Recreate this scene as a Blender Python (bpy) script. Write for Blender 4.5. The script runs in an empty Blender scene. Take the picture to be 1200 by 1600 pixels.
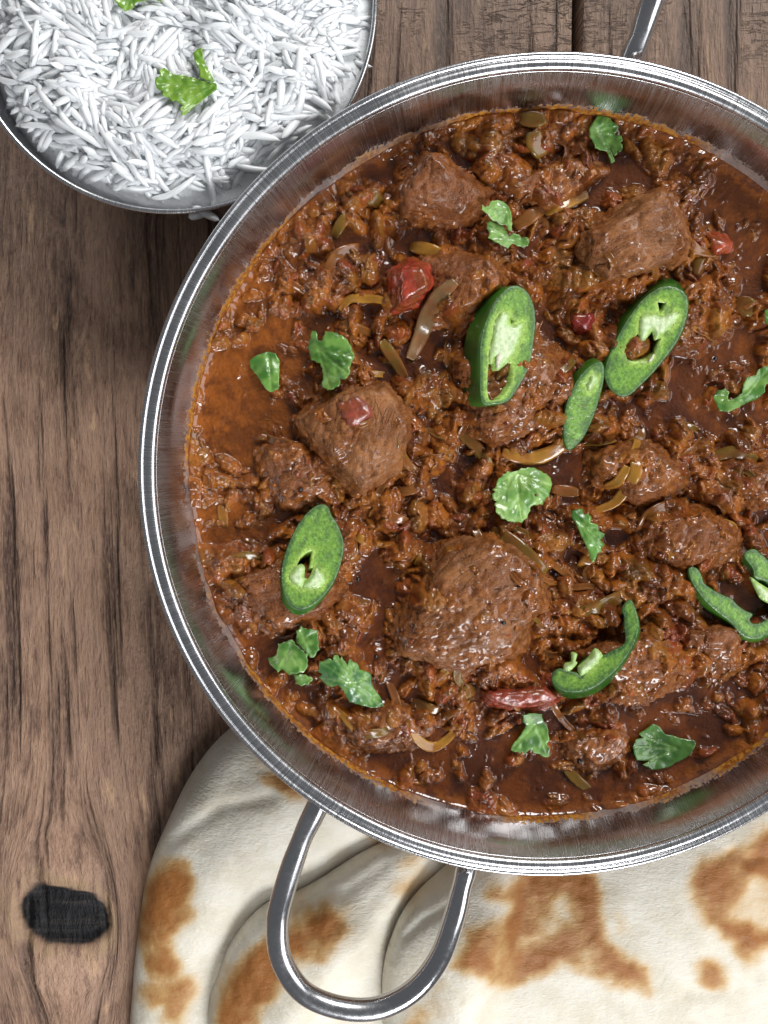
import bpy, bmesh, math, random
import numpy as np
from mathutils import Vector, Matrix
from mathutils.geometry import delaunay_2d_cdt

random.seed(7)
rng = np.random.default_rng(7)
R_ = math.radians
U = 0.01                      # everything below is laid out in centimetres
scn = bpy.context.scene
col = scn.collection

# ------------------------------------------------------------------ camera
F_PX, CX, CY = 1715.0, 600.0, 800.0        # focal length / centre in photo pixels (1200 x 1600)
CAM_Z = 31.45
TILT = -math.atan(150.0 / F_PX)
cam_d = bpy.data.cameras.new('camera'); cam = bpy.data.objects.new('camera', cam_d)
col.objects.link(cam); scn.camera = cam
cam.location = (0, 0, CAM_Z * U); cam.rotation_euler = (TILT, 0, 0)
cam_d.sensor_fit = 'VERTICAL'; cam_d.sensor_height = 24.0; cam_d.lens = F_PX * 24.0 / 1600.0
cam_d.clip_start = 0.01; cam_d.clip_end = 50

# ------------------------------------------------------------------ world and lamps
w = bpy.data.worlds.new('World'); scn.world = w; w.use_nodes = True
bg = w.node_tree.nodes['Background']
bg.inputs[0].default_value = (0.93, 0.96, 1.0, 1); bg.inputs[1].default_value = 0.145

def area(name, loc, target, sx, sy, power, color):
    d = bpy.data.lights.new(name, 'AREA'); d.shape = 'RECTANGLE'; d.size = sx; d.size_y = sy
    d.energy = power; d.color = color
    o = bpy.data.objects.new(name, d); col.objects.link(o); o.location = loc
    o.rotation_euler = (Vector(target) - Vector(loc)).to_track_quat('-Z', 'Y').to_euler()
    return o
area('window_light', (0.40, 1.00, 0.85), (0.02, 0.0, 0.03), 0.50, 0.36, 14.0, (1.0, 0.99, 0.97))
area('window_light', (0.25, -0.95, 0.62), (0.02, 0.0, 0.03), 0.46, 0.28, 10.5, (0.96, 0.98, 1.0))
area('added_fill_light', (1.25, -0.10, 0.95), (0.02, 0.0, 0.03), 1.1, 0.8, 12.0, (0.97, 0.98, 1.0))  # added soft side lamp, for fill and contrast in the steel's reflections

scn.view_settings.view_transform = 'Standard'; scn.view_settings.look = 'None'
scn.view_settings.gamma = 1.0; scn.view_settings.exposure = 0.0
scn.view_settings.use_curve_mapping = False
scn.cycles.max_bounces = 14; scn.cycles.diffuse_bounces = 9

# ------------------------------------------------------------------ pixel <-> place
ct, st = math.cos(TILT), math.sin(TILT)
def P(px, py, z):
    px = np.asarray(px, float); py = np.asarray(py, float); z = np.asarray(z, float)
    dx = (px - CX) / F_PX; dy = (CY - py) / F_PX
    wy = dy * ct + st; wz = dy * st - ct
    t = (z - CAM_Z) / wz
    return dx * t, wy * t
def PX(x, y, z):
    dz = z - CAM_Z
    yc = y * ct + dz * st; zc = -y * st + dz * ct
    return CX + F_PX * x / -zc, CY - F_PX * yc / -zc

# ------------------------------------------------------------------ noise
_perm = np.arange(256); np.random.default_rng(3).shuffle(_perm); _perm = np.concatenate([_perm, _perm, _perm])
_g = np.random.default_rng(5).normal(size=(256, 3)); _g /= np.linalg.norm(_g, axis=1)[:, None]
def perlin(x, y, z=0.0, seed=0):
    x, y, z = np.broadcast_arrays(np.asarray(x, float) + 17.3 * seed, np.asarray(y, float) + 5.7 * seed, np.asarray(z, float) + 0.37 + 3.1 * seed)
    xi = np.floor(x).astype(int); yi = np.floor(y).astype(int); zi = np.floor(z).astype(int)
    xf, yf, zf = x - xi, y - yi, z - zi
    u = xf**3 * (xf * (xf * 6 - 15) + 10); v = yf**3 * (yf * (yf * 6 - 15) + 10); q = zf**3 * (zf * (zf * 6 - 15) + 10)
    xi &= 255; yi &= 255; zi &= 255
    out = 0.0
    for a in (0, 1):
        pa = _perm[xi + a]
        for b in (0, 1):
            pb = _perm[pa + yi + b]
            for c in (0, 1):
                g = _g[_perm[pb + zi + c]]
                d = g[..., 0] * (xf - a) + g[..., 1] * (yf - b) + g[..., 2] * (zf - c)
                out = out + d * (u if a else 1 - u) * (v if b else 1 - v) * (q if c else 1 - q)
    return out * 1.5
def fbm(x, y, z=0.0, o=4, seed=0, gain=0.5):
    s, a = 0.0, 1.0
    for i in range(o):
        s = s + a * perlin(np.asarray(x) * 2**i, np.asarray(y) * 2**i, np.asarray(z) * 2**i, seed + i); a *= gain
    return s
def sstep(a, b, x):
    t = np.clip((x - a) / (b - a), 0, 1); return t * t * (3 - 2 * t)
def smax(a, b, k):
    h = np.clip(0.5 + 0.5 * (a - b) / k, 0, 1); return b + (a - b) * h + k * h * (1 - h)
def mixc(a, b, t):
    return np.asarray(a)[None, :] * (1 - t[:, None]) + np.asarray(b)[None, :] * t[:, None]
def inside(poly, x, y):
    poly = np.asarray(poly, float); x = np.asarray(x); y = np.asarray(y)
    r = np.zeros(x.shape, bool); n = len(poly)
    for i in range(n):
        x1, y1 = poly[i]; x2, y2 = poly[(i + 1) % n]
        if y1 == y2: continue
        c = ((y1 > y) != (y2 > y)) & (x < (x2 - x1) * (y - y1) / (y2 - y1) + x1)
        r ^= c
    return r
def seg_dist(pts, x, y, closed=False):
    pts = np.asarray(pts, float); d = np.full(np.shape(x), 1e9)
    n = len(pts)
    for i in range(n if closed else n - 1):
        a, b = pts[i], pts[(i + 1) % n]; ab = b - a; L = max((ab**2).sum(), 1e-12)
        t = np.clip(((x - a[0]) * ab[0] + (y - a[1]) * ab[1]) / L, 0, 1)
        d = np.minimum(d, np.hypot(x - a[0] - t * ab[0], y - a[1] - t * ab[1]))
    return d
def catmull(pts, n, closed=False):
    pts = np.asarray(pts, float); m = len(pts); out = []
    segs = m if closed else m - 1
    for i in range(segs):
        p0 = pts[(i - 1) % m] if closed else pts[max(i - 1, 0)]
        p1 = pts[i]; p2 = pts[(i + 1) % m] if closed else pts[i + 1]
        p3 = pts[(i + 2) % m] if closed else pts[min(i + 2, m - 1)]
        for t in np.arange(n) / n:
            out.append(0.5 * (2 * p1 + (p2 - p0) * t + (2 * p0 - 5 * p1 + 4 * p2 - p3) * t * t + (3 * p1 - p0 - 3 * p2 + p3) * t**3))
    if not closed: out.append(pts[-1])
    return np.array(out)
def densify(poly, step, closed=True):
    poly = np.asarray(poly, float); out = []; n = len(poly)
    for i in range(n if closed else n - 1):
        a, b = poly[i], poly[(i + 1) % n]; k = max(1, int(round(np.linalg.norm(b - a) / step)))
        for j in range(k): out.append(a + (b - a) * j / k)
    if not closed: out.append(poly[-1])
    return np.array(out)

# ------------------------------------------------------------------ mesh helpers
def mesh_from(verts, faces, attrs=None, smooth=True, name='mesh'):
    """verts in cm (already relative); faces: list of tuples, or (n,k) array"""
    me = bpy.data.meshes.new(name)
    verts = np.asarray(verts, np.float32) * U
    if isinstance(faces, np.ndarray):
        k = faces.shape[1]; n = len(faces)
        me.vertices.add(len(verts)); me.vertices.foreach_set('co', verts.ravel())
        me.loops.add(n * k); me.loops.foreach_set('vertex_index', faces.astype(np.int32).ravel())
        me.polygons.add(n); me.polygons.foreach_set('loop_start', np.arange(0, n * k, k, dtype=np.int32))
        me.polygons.foreach_set('loop_total', np.full(n, k, np.int32))
        me.update(calc_edges=True)
    else:
        me.from_pydata(verts.tolist(), [], [tuple(int(i) for i in f) for f in faces]); me.update()
    if smooth: me.polygons.foreach_set('use_smooth', np.ones(len(me.polygons), bool))
    for k_, v in (attrs or {}).items(): set_attr(me, k_, v)
    return me
def set_attr(me, k_, v):
    v = np.asarray(v, np.float32)
    if v.ndim == 1:
        a = me.attributes.new(k_, 'FLOAT', 'POINT'); a.data.foreach_set('value', v)
    else:
        if k_ == 'fc':
            a = me.attributes.new(k_, 'FLOAT_VECTOR', 'POINT'); a.data.foreach_set('vector', v.ravel())
        else:
            a = me.attributes.new(k_, 'FLOAT_COLOR', 'POINT')
            v4 = np.ones((len(v), 4), np.float32); v4[:, :3] = np.clip(v[:, :3], 0, 1); a.data.foreach_set('color', v4.ravel())
def link(name, me, mat, parent=None, loc=(0, 0, 0)):
    o = bpy.data.objects.new(name, me); col.objects.link(o)
    if mat is not None: me.materials.append(mat)
    o.location = Vector(loc) * U
    if parent is not None: o.parent = parent
    return o
def part(name, verts, faces, mat, parent, attrs=None, smooth=True):
    """verts in world cm, parent is an un-rotated Empty / object at its location"""
    v = np.asarray(verts, float) - np.array(parent.location) / U if parent is not None else np.asarray(verts, float)
    return link(name, mesh_from(v, faces, attrs, smooth, name), mat, parent)
def solo(name, verts, faces, mat, attrs=None, smooth=True):
    v = np.asarray(verts, float); b = np.array([v[:, 0].mean(), v[:, 1].mean(), v[:, 2].min()])
    return link(name, mesh_from(v - b, faces, attrs, smooth, name), mat, None, b)
def empty(name, loc):
    o = bpy.data.objects.new(name, None); col.objects.link(o); o.location = Vector(loc) * U
    o.empty_display_size = 0.01; return o
def tag(o, label, cat, group=None):
    o['label'] = label; o['category'] = cat
    if group: o['group'] = group
    return o
def grid_faces(nx, ny, keep=None):
    idx = np.arange(nx * ny).reshape(ny, nx)
    f = np.stack([idx[:-1, :-1], idx[:-1, 1:], idx[1:, 1:], idx[1:, :-1]], -1).reshape(-1, 4)
    if keep is not None:
        k = keep.ravel(); f = f[k[f].all(1)]
    return f
def compact(verts, faces, attrs):
    used = np.unique(faces); m = np.full(len(verts), -1); m[used] = np.arange(len(used))
    return verts[used], m[faces], {k: v[used] for k, v in attrs.items()}
def lathe(profile, n=160):
    profile = np.asarray(profile, float); a = np.arange(n) / n * 2 * math.pi; m = len(profile)
    v = np.stack([profile[:, None, 0] * np.cos(a), profile[:, None, 0] * np.sin(a), np.repeat(profile[:, 1:2], n, 1)], -1).reshape(-1, 3)
    i = np.arange(m - 1)[:, None]; j = np.arange(n)[None, :]; j2 = (j + 1) % n
    f = np.stack([i * n + j, i * n + j2, (i + 1) * n + j2, (i + 1) * n + j], -1).reshape(-1, 4)
    return v, f
def tube(path, rad, ns=20, squash=None):
    path = np.asarray(path, float); n = len(path); rad = np.broadcast_to(rad, n)
    tan = np.gradient(path, axis=0); tan /= np.linalg.norm(tan, axis=1)[:, None]
    up = np.array([0, 0, 1.0]); v = []
    for i in range(n):
        s = np.cross(up, tan[i]); s /= np.linalg.norm(s); u2 = np.cross(tan[i], s)
        for k in range(ns):
            a = 2 * math.pi * k / ns
            q = 1.0 if squash is None else squash[i]
            v.append(path[i] + rad[i] * (math.cos(a) * s * q + math.sin(a) * u2))
    f = []
    for i in range(n - 1):
        for k in range(ns):
            f.append((i * ns + k, i * ns + (k + 1) % ns, (i + 1) * ns + (k + 1) % ns, (i + 1) * ns + k))
    f.append(tuple(range(ns - 1, -1, -1))); f.append(tuple((n - 1) * ns + k for k in range(ns)))
    return np.array(v), f

# ------------------------------------------------------------------ material helpers
class NT:
    def __init__(s, name):
        s.m = bpy.data.materials.new(name); s.m.use_nodes = True; s.t = s.m.node_tree
        s.b = s.t.nodes['Principled BSDF']
    def n(s, typ, **kw):
        nd = s.t.nodes.new(typ)
        for k, v in kw.items(): setattr(nd, k, v)
        return nd
    def l(s, a, b): s.t.links.new(a, b)
    def attr(s, name): return s.n('ShaderNodeAttribute', attribute_name=name)
    def obj(s): return s.n('ShaderNodeTexCoord').outputs['Object']
    def noise(s, vec, scale, detail=4, rough=0.55, dist=0.0):
        nd = s.n('ShaderNodeTexNoise'); nd.inputs['Scale'].default_value = scale; nd.inputs['Detail'].default_value = detail
        nd.inputs['Roughness'].default_value = rough; nd.inputs['Distortion'].default_value = dist
        if vec is not None: s.l(vec, nd.inputs['Vector'])
        return nd.outputs['Fac']
    def mapr(s, v, a, b, c=0.0, d=1.0, smooth=True):
        nd = s.n('ShaderNodeMapRange'); nd.interpolation_type = 'SMOOTHSTEP' if smooth else 'LINEAR'
        s.l(v, nd.inputs['Value'])
        for k, x in zip(('From Min', 'From Max', 'To Min', 'To Max'), (a, b, c, d)): nd.inputs[k].default_value = x
        return nd.outputs['Result']
    def math(s, op, a, b=None, c=None):
        nd = s.n('ShaderNodeMath', operation=op)
        for i, x in enumerate((a, b, c)):
            if x is None: continue
            if isinstance(x, (int, float)): nd.inputs[i].default_value = x
            else: s.l(x, nd.inputs[i])
        return nd.outputs[0]
    def mix(s, fac, a, b, blend='MIX'):
        nd = s.n('ShaderNodeMix', data_type='RGBA', blend_type=blend)
        for i, x in ((0, fac), (6, a), (7, b)):
            if isinstance(x, (int, float)): nd.inputs[i].default_value = x
            elif isinstance(x, tuple): nd.inputs[i].default_value = (*x, 1)
            else: s.l(x, nd.inputs[i])
        return nd.outputs[2]
    def bump(s, h, strength, dist, prev=None):
        nd = s.n('ShaderNodeBump'); nd.inputs['Strength'].default_value = strength; nd.inputs['Distance'].default_value = dist
        s.l(h, nd.inputs['Height'])
        if prev is not None: s.l(prev, nd.inputs['Normal'])
        return nd.outputs['Normal']
    def comb(s, x, y, z=None):
        nd = s.n('ShaderNodeCombineXYZ')
        for i, v in enumerate((x, y, z)):
            if v is None: continue
            if isinstance(v, (int, float)): nd.inputs[i].default_value = v
            else: s.l(v, nd.inputs[i])
        return nd.outputs[0]
    def sep(s, v):
        nd = s.n('ShaderNodeSeparateXYZ'); s.l(v, nd.inputs[0]); return nd.outputs
    def set(s, **kw):
        for k, v in kw.items():
            i = s.b.inputs[k.replace('_', ' ')]
            if isinstance(v, tuple): i.default_value = (*v, 1) if len(v) == 3 and i.type == 'RGBA' else v
            elif isinstance(v, (int, float)): i.default_value = v
            else: s.l(v, i)

# ================================================================== materials
def mat_wood():
    t = NT('weathered_wood')
    psi = t.attr('psi').outputs['Fac']; along = t.attr('along').outputs['Fac']; knot = t.attr('knot').outputs['Fac']; halo = t.attr('halo').outputs['Fac']
    tone = t.attr('tone').outputs['Fac']
    def v(a, b, o=0.0):
        return t.comb(t.math('MULTIPLY', psi, a), t.math('MULTIPLY', along, b), o)
    band = t.noise(v(0.55, 0.045), 1.0, 3, 0.5)
    line = t.noise(v(1.55, 0.085, 3.0), 1.0, 3, 0.5, 0.2)
    fine = t.noise(v(5.5, 0.75, 7.0), 1.0, 5, 0.62, 0.5)
    fibre = t.noise(v(22.0, 3.2, 1.0), 1.0, 4, 0.65, 0.3)
    patch = t.noise(v(0.55, 0.30, 11.0), 1.0, 5, 0.6, 0.8)
    chip = t.noise(v(1.9, 0.42, 21.0), 1.0, 5, 0.62, 0.5)
    speck = t.noise(v(11.0, 6.5, 5.0), 1.0, 4, 0.7)
    c = t.mix(t.mapr(band, 0.32, 0.66), (0.110, 0.059, 0.039), (0.388, 0.229, 0.150))
    c = t.mix(t.mapr(patch, 0.38, 0.68, 0, 0.70), c, (0.431, 0.269, 0.191))
    c = t.mix(t.mapr(patch, 0.46, 0.28, 0, 0.60), c, (0.090, 0.049, 0.036))
    c = t.mix(t.mapr(fine, 0.42, 0.72, 0, 0.60), c, (0.517, 0.333, 0.221))
    c = t.mix(t.mapr(line, 0.47, 0.33, 0, 0.80), c, (0.053, 0.028, 0.022))
    c = t.mix(t.mapr(fine, 0.46, 0.28, 0, 0.65), c, (0.067, 0.038, 0.029))
    c = t.mix(t.mapr(chip, 0.59, 0.72, 0, 0.75), c, (0.675, 0.425, 0.252))
    c = t.mix(t.mapr(fibre, 0.42, 0.70, 0.0, 0.30), c, (0.547, 0.357, 0.252))
    c = t.mix(t.mapr(fibre, 0.47, 0.28, 0.0, 0.36), c, (0.065, 0.038, 0.031))
    c = t.mix(t.mapr(speck, 0.64, 0.76, 0, 0.5), c, (0.718, 0.542, 0.430))
    c = t.mix(t.mapr(speck, 0.36, 0.26, 0, 0.6), c, (0.036, 0.021, 0.018))
    c = t.mix(t.math('MULTIPLY', tone, 0.55), c, (0.30, 0.265, 0.235))     # greyer weathered end
    c = t.mix(t.math('MULTIPLY', t.mapr(halo, 0.1, 0.9, 0, 1.0), t.mapr(fine, 0.35, 0.62)), c, (0.36, 0.235, 0.14))
    kn = t.noise(t.comb(t.math('MULTIPLY', psi, 1.0), t.math('MULTIPLY', along, 5.0), 2.0), 1.0, 4, 0.6, 0.6)
    kc = t.mix(t.mapr(kn, 0.45, 0.75), (0.002, 0.002, 0.003), (0.040, 0.031, 0.027))
    kk_ = t.math('ADD', knot, t.math('ADD', t.math('MULTIPLY', t.math('SUBTRACT', fine, 0.5), 0.55), t.math('MULTIPLY', t.math('SUBTRACT', kn, 0.5), 0.5)))
    c = t.mix(t.math('MULTIPLY', t.mapr(kk_, 0.05, 0.6), 0.6), c, (0.05, 0.028, 0.018)); c = t.mix(t.mapr(kk_, 0.35, 0.75), c, kc)
    h = t.math('ADD', t.math('MULTIPLY', t.mapr(line, 0.32, 0.47), 1.3), t.math('ADD', t.math('MULTIPLY', fine, 0.9), t.math('ADD', t.math('MULTIPLY', fibre, 0.35), t.math('MULTIPLY', speck, 0.25))))
    crack = t.noise(t.comb(t.math('MULTIPLY', psi, 1.1), t.math('MULTIPLY', along, 4.2), 9.0), 1.0, 4, 0.6, 1.2)
    ck = t.math('MULTIPLY', t.mapr(t.math('ABSOLUTE', t.math('SUBTRACT', crack, 0.5)), 0.035, 0.0), t.mapr(tone, 0.45, 0.85))
    ck = t.math('MULTIPLY', ck, t.mapr(patch, 0.46, 0.58))
    c = t.mix(t.math('MULTIPLY', ck, 0.8), c, (0.03, 0.024, 0.02))
    h = t.math('SUBTRACT', h, t.math('MULTIPLY', ck, 1.0))
    t.set(Base_Color=c, Roughness=0.62, Specular_IOR_Level=0.35, Normal=t.bump(h, 1.0, 0.0016))
    return t.m
def mat_steel(name, z_res=None, rough=0.2, brush=0.10, freq=330, base=0.60):
    t = NT(name); o = t.obj(); x, y, z = t.sep(o)
    ang = t.math('ARCTAN2', y, x)
    ca = t.math('COSINE', ang); sa = t.math('SINE', ang)
    n3 = t.noise(o, 55, 4, 0.6)
    if brush > 0:
        rad = t.comb(t.math('MULTIPLY', ca, freq), t.math('MULTIPLY', sa, freq), t.math('MULTIPLY', z, 30))
        hoop = t.comb(t.math('MULTIPLY', ca, 3), t.math('MULTIPLY', sa, 3), t.math('MULTIPLY', z, 2600))
        n1 = t.noise(rad, 1.0, 3, 0.6); n2 = t.noise(hoop, 1.0, 2, 0.5)
        big = t.noise(t.comb(t.math('MULTIPLY', ca, 3), t.math('MULTIPLY', sa, 3), t.math('MULTIPLY', z, 30)), 1.0, 3, 0.5)
        h = t.math('ADD', t.math('MULTIPLY', n1, t.mapr(big, 0.35, 0.65, 0.25, 1.2)), t.math('MULTIPLY', n2, 0.5))
        ro = t.math('ADD', t.mapr(n1, 0.3, 0.75, rough - 0.05, rough + 0.08), t.mapr(n3, 0.35, 0.7, -0.03, 0.06))
        c = t.mix(t.mapr(n1, 0.3, 0.7), (base * 0.92, base * 0.92, base * 0.95), (base * 1.08, base * 1.08, base * 1.10))
        t.set(Normal=t.bump(h, brush, 0.0003))
    else:
        n4 = t.noise(o, 900, 3, 0.6)
        ro = t.math('ADD', t.mapr(n4, 0.3, 0.75, rough - 0.03, rough + 0.05), t.mapr(n3, 0.35, 0.7, -0.04, 0.08))
        c = t.mix(n3, (base * 0.92, base * 0.92, base * 0.95), (base * 1.05, base * 1.05, base * 1.08))
    t.set(Metallic=1.0)
    if z_res:
        lo, hi = z_res
        rn = t.noise(t.comb(t.math('MULTIPLY', ca, 9), t.math('MULTIPLY', sa, 9), t.math('MULTIPLY', z, 120)), 1.0, 5, 0.65)
        rf = t.noise(o, 900, 3, 0.7)
        band = t.mapr(z, hi, lo)
        side = t.noise(t.comb(ca, sa, 0.0), 1.6, 2, 0.5)
        m = t.mapr(t.math('ADD', t.math('ADD', t.math('MULTIPLY', band, 0.75), t.math('MULTIPLY', rf, 1.0)), t.math('MULTIPLY', rn, 0.7)), 1.26, 1.40)
        m = t.math('MULTIPLY', m, t.mapr(z, hi + 0.0012, hi - 0.0004))
        m = t.math('MULTIPLY', m, t.mapr(side, 0.34, 0.46, 0.0, 1.0))
        c = t.mix(m, c, t.mix(t.mapr(rf, 0.4, 0.65), (0.20, 0.055, 0.008), (0.48, 0.22, 0.035)))
        t.set(Base_Color=c, Metallic=t.math('SUBTRACT', 1.0, m), Roughness=t.math('ADD', ro, t.math('MULTIPLY', m, 0.25)), Specular_IOR_Level=0.25)
    else:
        t.set(Base_Color=c, Roughness=ro)
    return t.m
def mat_attr(name, rough=0.35, bump=(0.3, 0.0004, 1500), sss=0.0, sss_scale=0.002, var=0.25, spec=0.5, rough_attr=False, fc=None, radius=(1, 0.5, 0.25), var_scale=700, coat=0.0, coat_attr=False, coat_rough=0.04, coat_bump=(0.25, 0.0003, 420)):
    t = NT(name); o = t.obj(); c = t.attr('col').outputs['Color']
    n = t.noise(o, bump[2], 4, 0.6); nv = t.noise(o, var_scale, 4, 0.65)
    c2 = t.mix(1.0, c, t.mix(nv, (1 - var,) * 3, (1 + var,) * 3), 'MULTIPLY')
    t.set(Base_Color=c2, Specular_IOR_Level=spec)
    h = n
    if fc:
        f = t.attr('fc').outputs['Vector']
        fn = t.noise(f, fc, 4, 0.6, 0.4)
        vo = t.n('ShaderNodeTexVoronoi', feature='DISTANCE_TO_EDGE'); vo.inputs['Scale'].default_value = 0.62; t.l(f, vo.inputs['Vector'])
        ck = t.math('MULTIPLY', t.math('MULTIPLY', t.mapr(vo.outputs['Distance'], 0.0, 0.09, 1.0, 0.0), t.mapr(t.noise(o, 130, 2, 0.5), 0.48, 0.60)), t.math('SUBTRACT', 1.0, t.attr('wet').outputs['Fac']))
        gs = t.noise(o, 2600, 2, 0.7)
        c2 = t.mix(t.mapr(gs, 0.5, 0.72, 0, 0.45), c2, (0.42, 0.24, 0.12)); c2 = t.mix(t.mapr(gs, 0.46, 0.3, 0, 0.5), c2, (0.05, 0.018, 0.008))
        c2 = t.mix(t.math('MULTIPLY', ck, 0.5), c2, (0.06, 0.022, 0.010))
        n = t.math('SUBTRACT', n, t.math('MULTIPLY', ck, 1.2))
        h = t.math('ADD', t.math('MULTIPLY', fn, 1.7), t.math('MULTIPLY', n, 0.7))
        c2 = t.mix(t.mapr(fn, 0.5, 0.32, 0, 0.40), c2, t.mix(1.0, c2, (0.42, 0.36, 0.34), 'MULTIPLY')); t.set(Base_Color=c2)
    if rough_attr: t.set(Roughness=t.math('ADD', t.attr('rough').outputs['Fac'], t.mapr(nv, 0.3, 0.7, -0.05, 0.07)))
    else: t.set(Roughness=rough)
    t.set(Normal=t.bump(h, bump[0], bump[1]))
    if coat > 0:
        ch = t.noise(o, coat_bump[2], 3, 0.55)
        t.set(Coat_Weight=t.math('MULTIPLY', t.attr('wet').outputs['Fac'], coat) if coat_attr else coat, Coat_Roughness=coat_rough, Coat_IOR=1.5, Coat_Normal=t.bump(ch, coat_bump[0], coat_bump[1]))
    if sss > 0: t.set(Subsurface_Weight=sss, Subsurface_Scale=sss_scale, Subsurface_Radius=radius)
    return t.m
M_WOOD = mat_wood()
M_STEEL = mat_steel('brushed_steel', (0.0337, 0.0412), 0.24, 0.18, 330, 0.54)
M_RIM = mat_steel('polished_rim_steel', None, 0.24, 0.10, 420, 0.66)
M_HANDLE = mat_steel('handle_steel', None, 0.19, 0)
M_BOWL = mat_steel('bowl_steel', None, 0.09, 0)
M_RICE = mat_attr('cooked_rice', 0.28, (0.15, 0.0003, 500), 0.75, 0.0010, 0.03, 0.5, radius=(1, 0.95, 0.88))
M_RICE_BED = mat_attr('packed_rice', 0.4, (0.6, 0.0012, 260), 0.0, 0.001, 0.03, 0.5)
M_SAUCE = mat_attr('curry_sauce', bump=(0.7, 0.0004, 1500), rough_attr=True, var=0.5, spec=0.12, var_scale=1100, coat=1.0, coat_attr=True, coat_rough=0.025, coat_bump=(0.15, 0.0004, 500))
M_MEAT = mat_attr('braised_meat', bump=(0.5, 0.0004, 1500), rough_attr=True, var=0.35, spec=0.25, fc=1.0, var_scale=850, coat=0.9, coat_attr=True, coat_rough=0.05, coat_bump=(0.25, 0.0005, 420))
M_ONION = mat_attr('soft_onion', 0.25, (0.2, 0.0003, 500), 0.3, 0.002, 0.35, 0.25, radius=(1, 0.6, 0.2), var_scale=350, coat=0.5, coat_rough=0.05, coat_bump=(0.4, 0.0005, 300))
M_TOM = mat_attr('tomato_flesh', 0.24, (0.5, 0.0004, 1200), 0.15, 0.0015, 0.3, 0.5, var_scale=800, coat=0.6, coat_rough=0.06, coat_bump=(0.6, 0.0004, 700))
M_LEAF = mat_attr('coriander_leaf', 0.36, (0.3, 0.0002, 900), 0.12, 0.0008, 0.22, 0.5, radius=(0.5, 1, 0.3), var_scale=500, coat=0.45, coat_rough=0.10, coat_bump=(0.5, 0.0004, 400))
M_SKIN = mat_attr('chilli_skin', 0.2, (0.05, 0.0002, 300), 0.0, 0.002, 0.08, 0.5)
M_FLESH = mat_attr('chilli_flesh', 0.32, (0.7, 0.0004, 1100), 0.2, 0.0015, 0.55, 0.4, radius=(0.6, 1, 0.3), var_scale=1000, coat=0.5, coat_rough=0.08, coat_bump=(0.6, 0.0004, 900))
M_NAAN = mat_attr('naan_dough', 0.5, (0.38, 0.0007, 520), 0.25, 0.003, 0.06, 0.3, radius=(1, 0.8, 0.55), var_scale=260)
def mat_plain(name, c, rough):
    t = NT(name); n = t.noise(t.obj(), 60, 4); t.set(Base_Color=t.mix(n, tuple(x * 0.6 for x in c), tuple(x * 1.4 for x in c)), Roughness=rough); return t.m
_t = M_NAAN.node_tree; _b = _t.nodes['Principled BSDF']; _bm = _b.inputs['Normal'].links[0].from_node
_tc = _t.nodes.new('ShaderNodeTexCoord'); _mp = _t.nodes.new('ShaderNodeMapping'); _mp.inputs['Rotation'].default_value = (0, 0, 0.9); _mp.inputs['Scale'].default_value = (1.0, 2.6, 1.0)
_n = _t.nodes.new('ShaderNodeTexNoise'); _n.inputs['Scale'].default_value = 430; _n.inputs['Detail'].default_value = 4; _n.inputs['Distortion'].default_value = 1.2
_t.links.new(_tc.outputs['Object'], _mp.inputs['Vector']); _t.links.new(_mp.outputs['Vector'], _n.inputs['Vector'])
_b2 = _t.nodes.new('ShaderNodeBump'); _b2.inputs['Strength'].default_value = 0.33; _b2.inputs['Distance'].default_value = 0.0009
_t.links.new(_n.outputs['Fac'], _b2.inputs['Height']); _t.links.new(_bm.outputs['Normal'], _b2.inputs['Normal']); _t.links.new(_b2.outputs['Normal'], _b.inputs['Normal'])
M_UNDER = mat_plain('dark_underside', (0.012, 0.009, 0.007), 0.9)
M_SEED = mat_plain('dark_seed', (0.012, 0.008, 0.01), 0.25)

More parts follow.
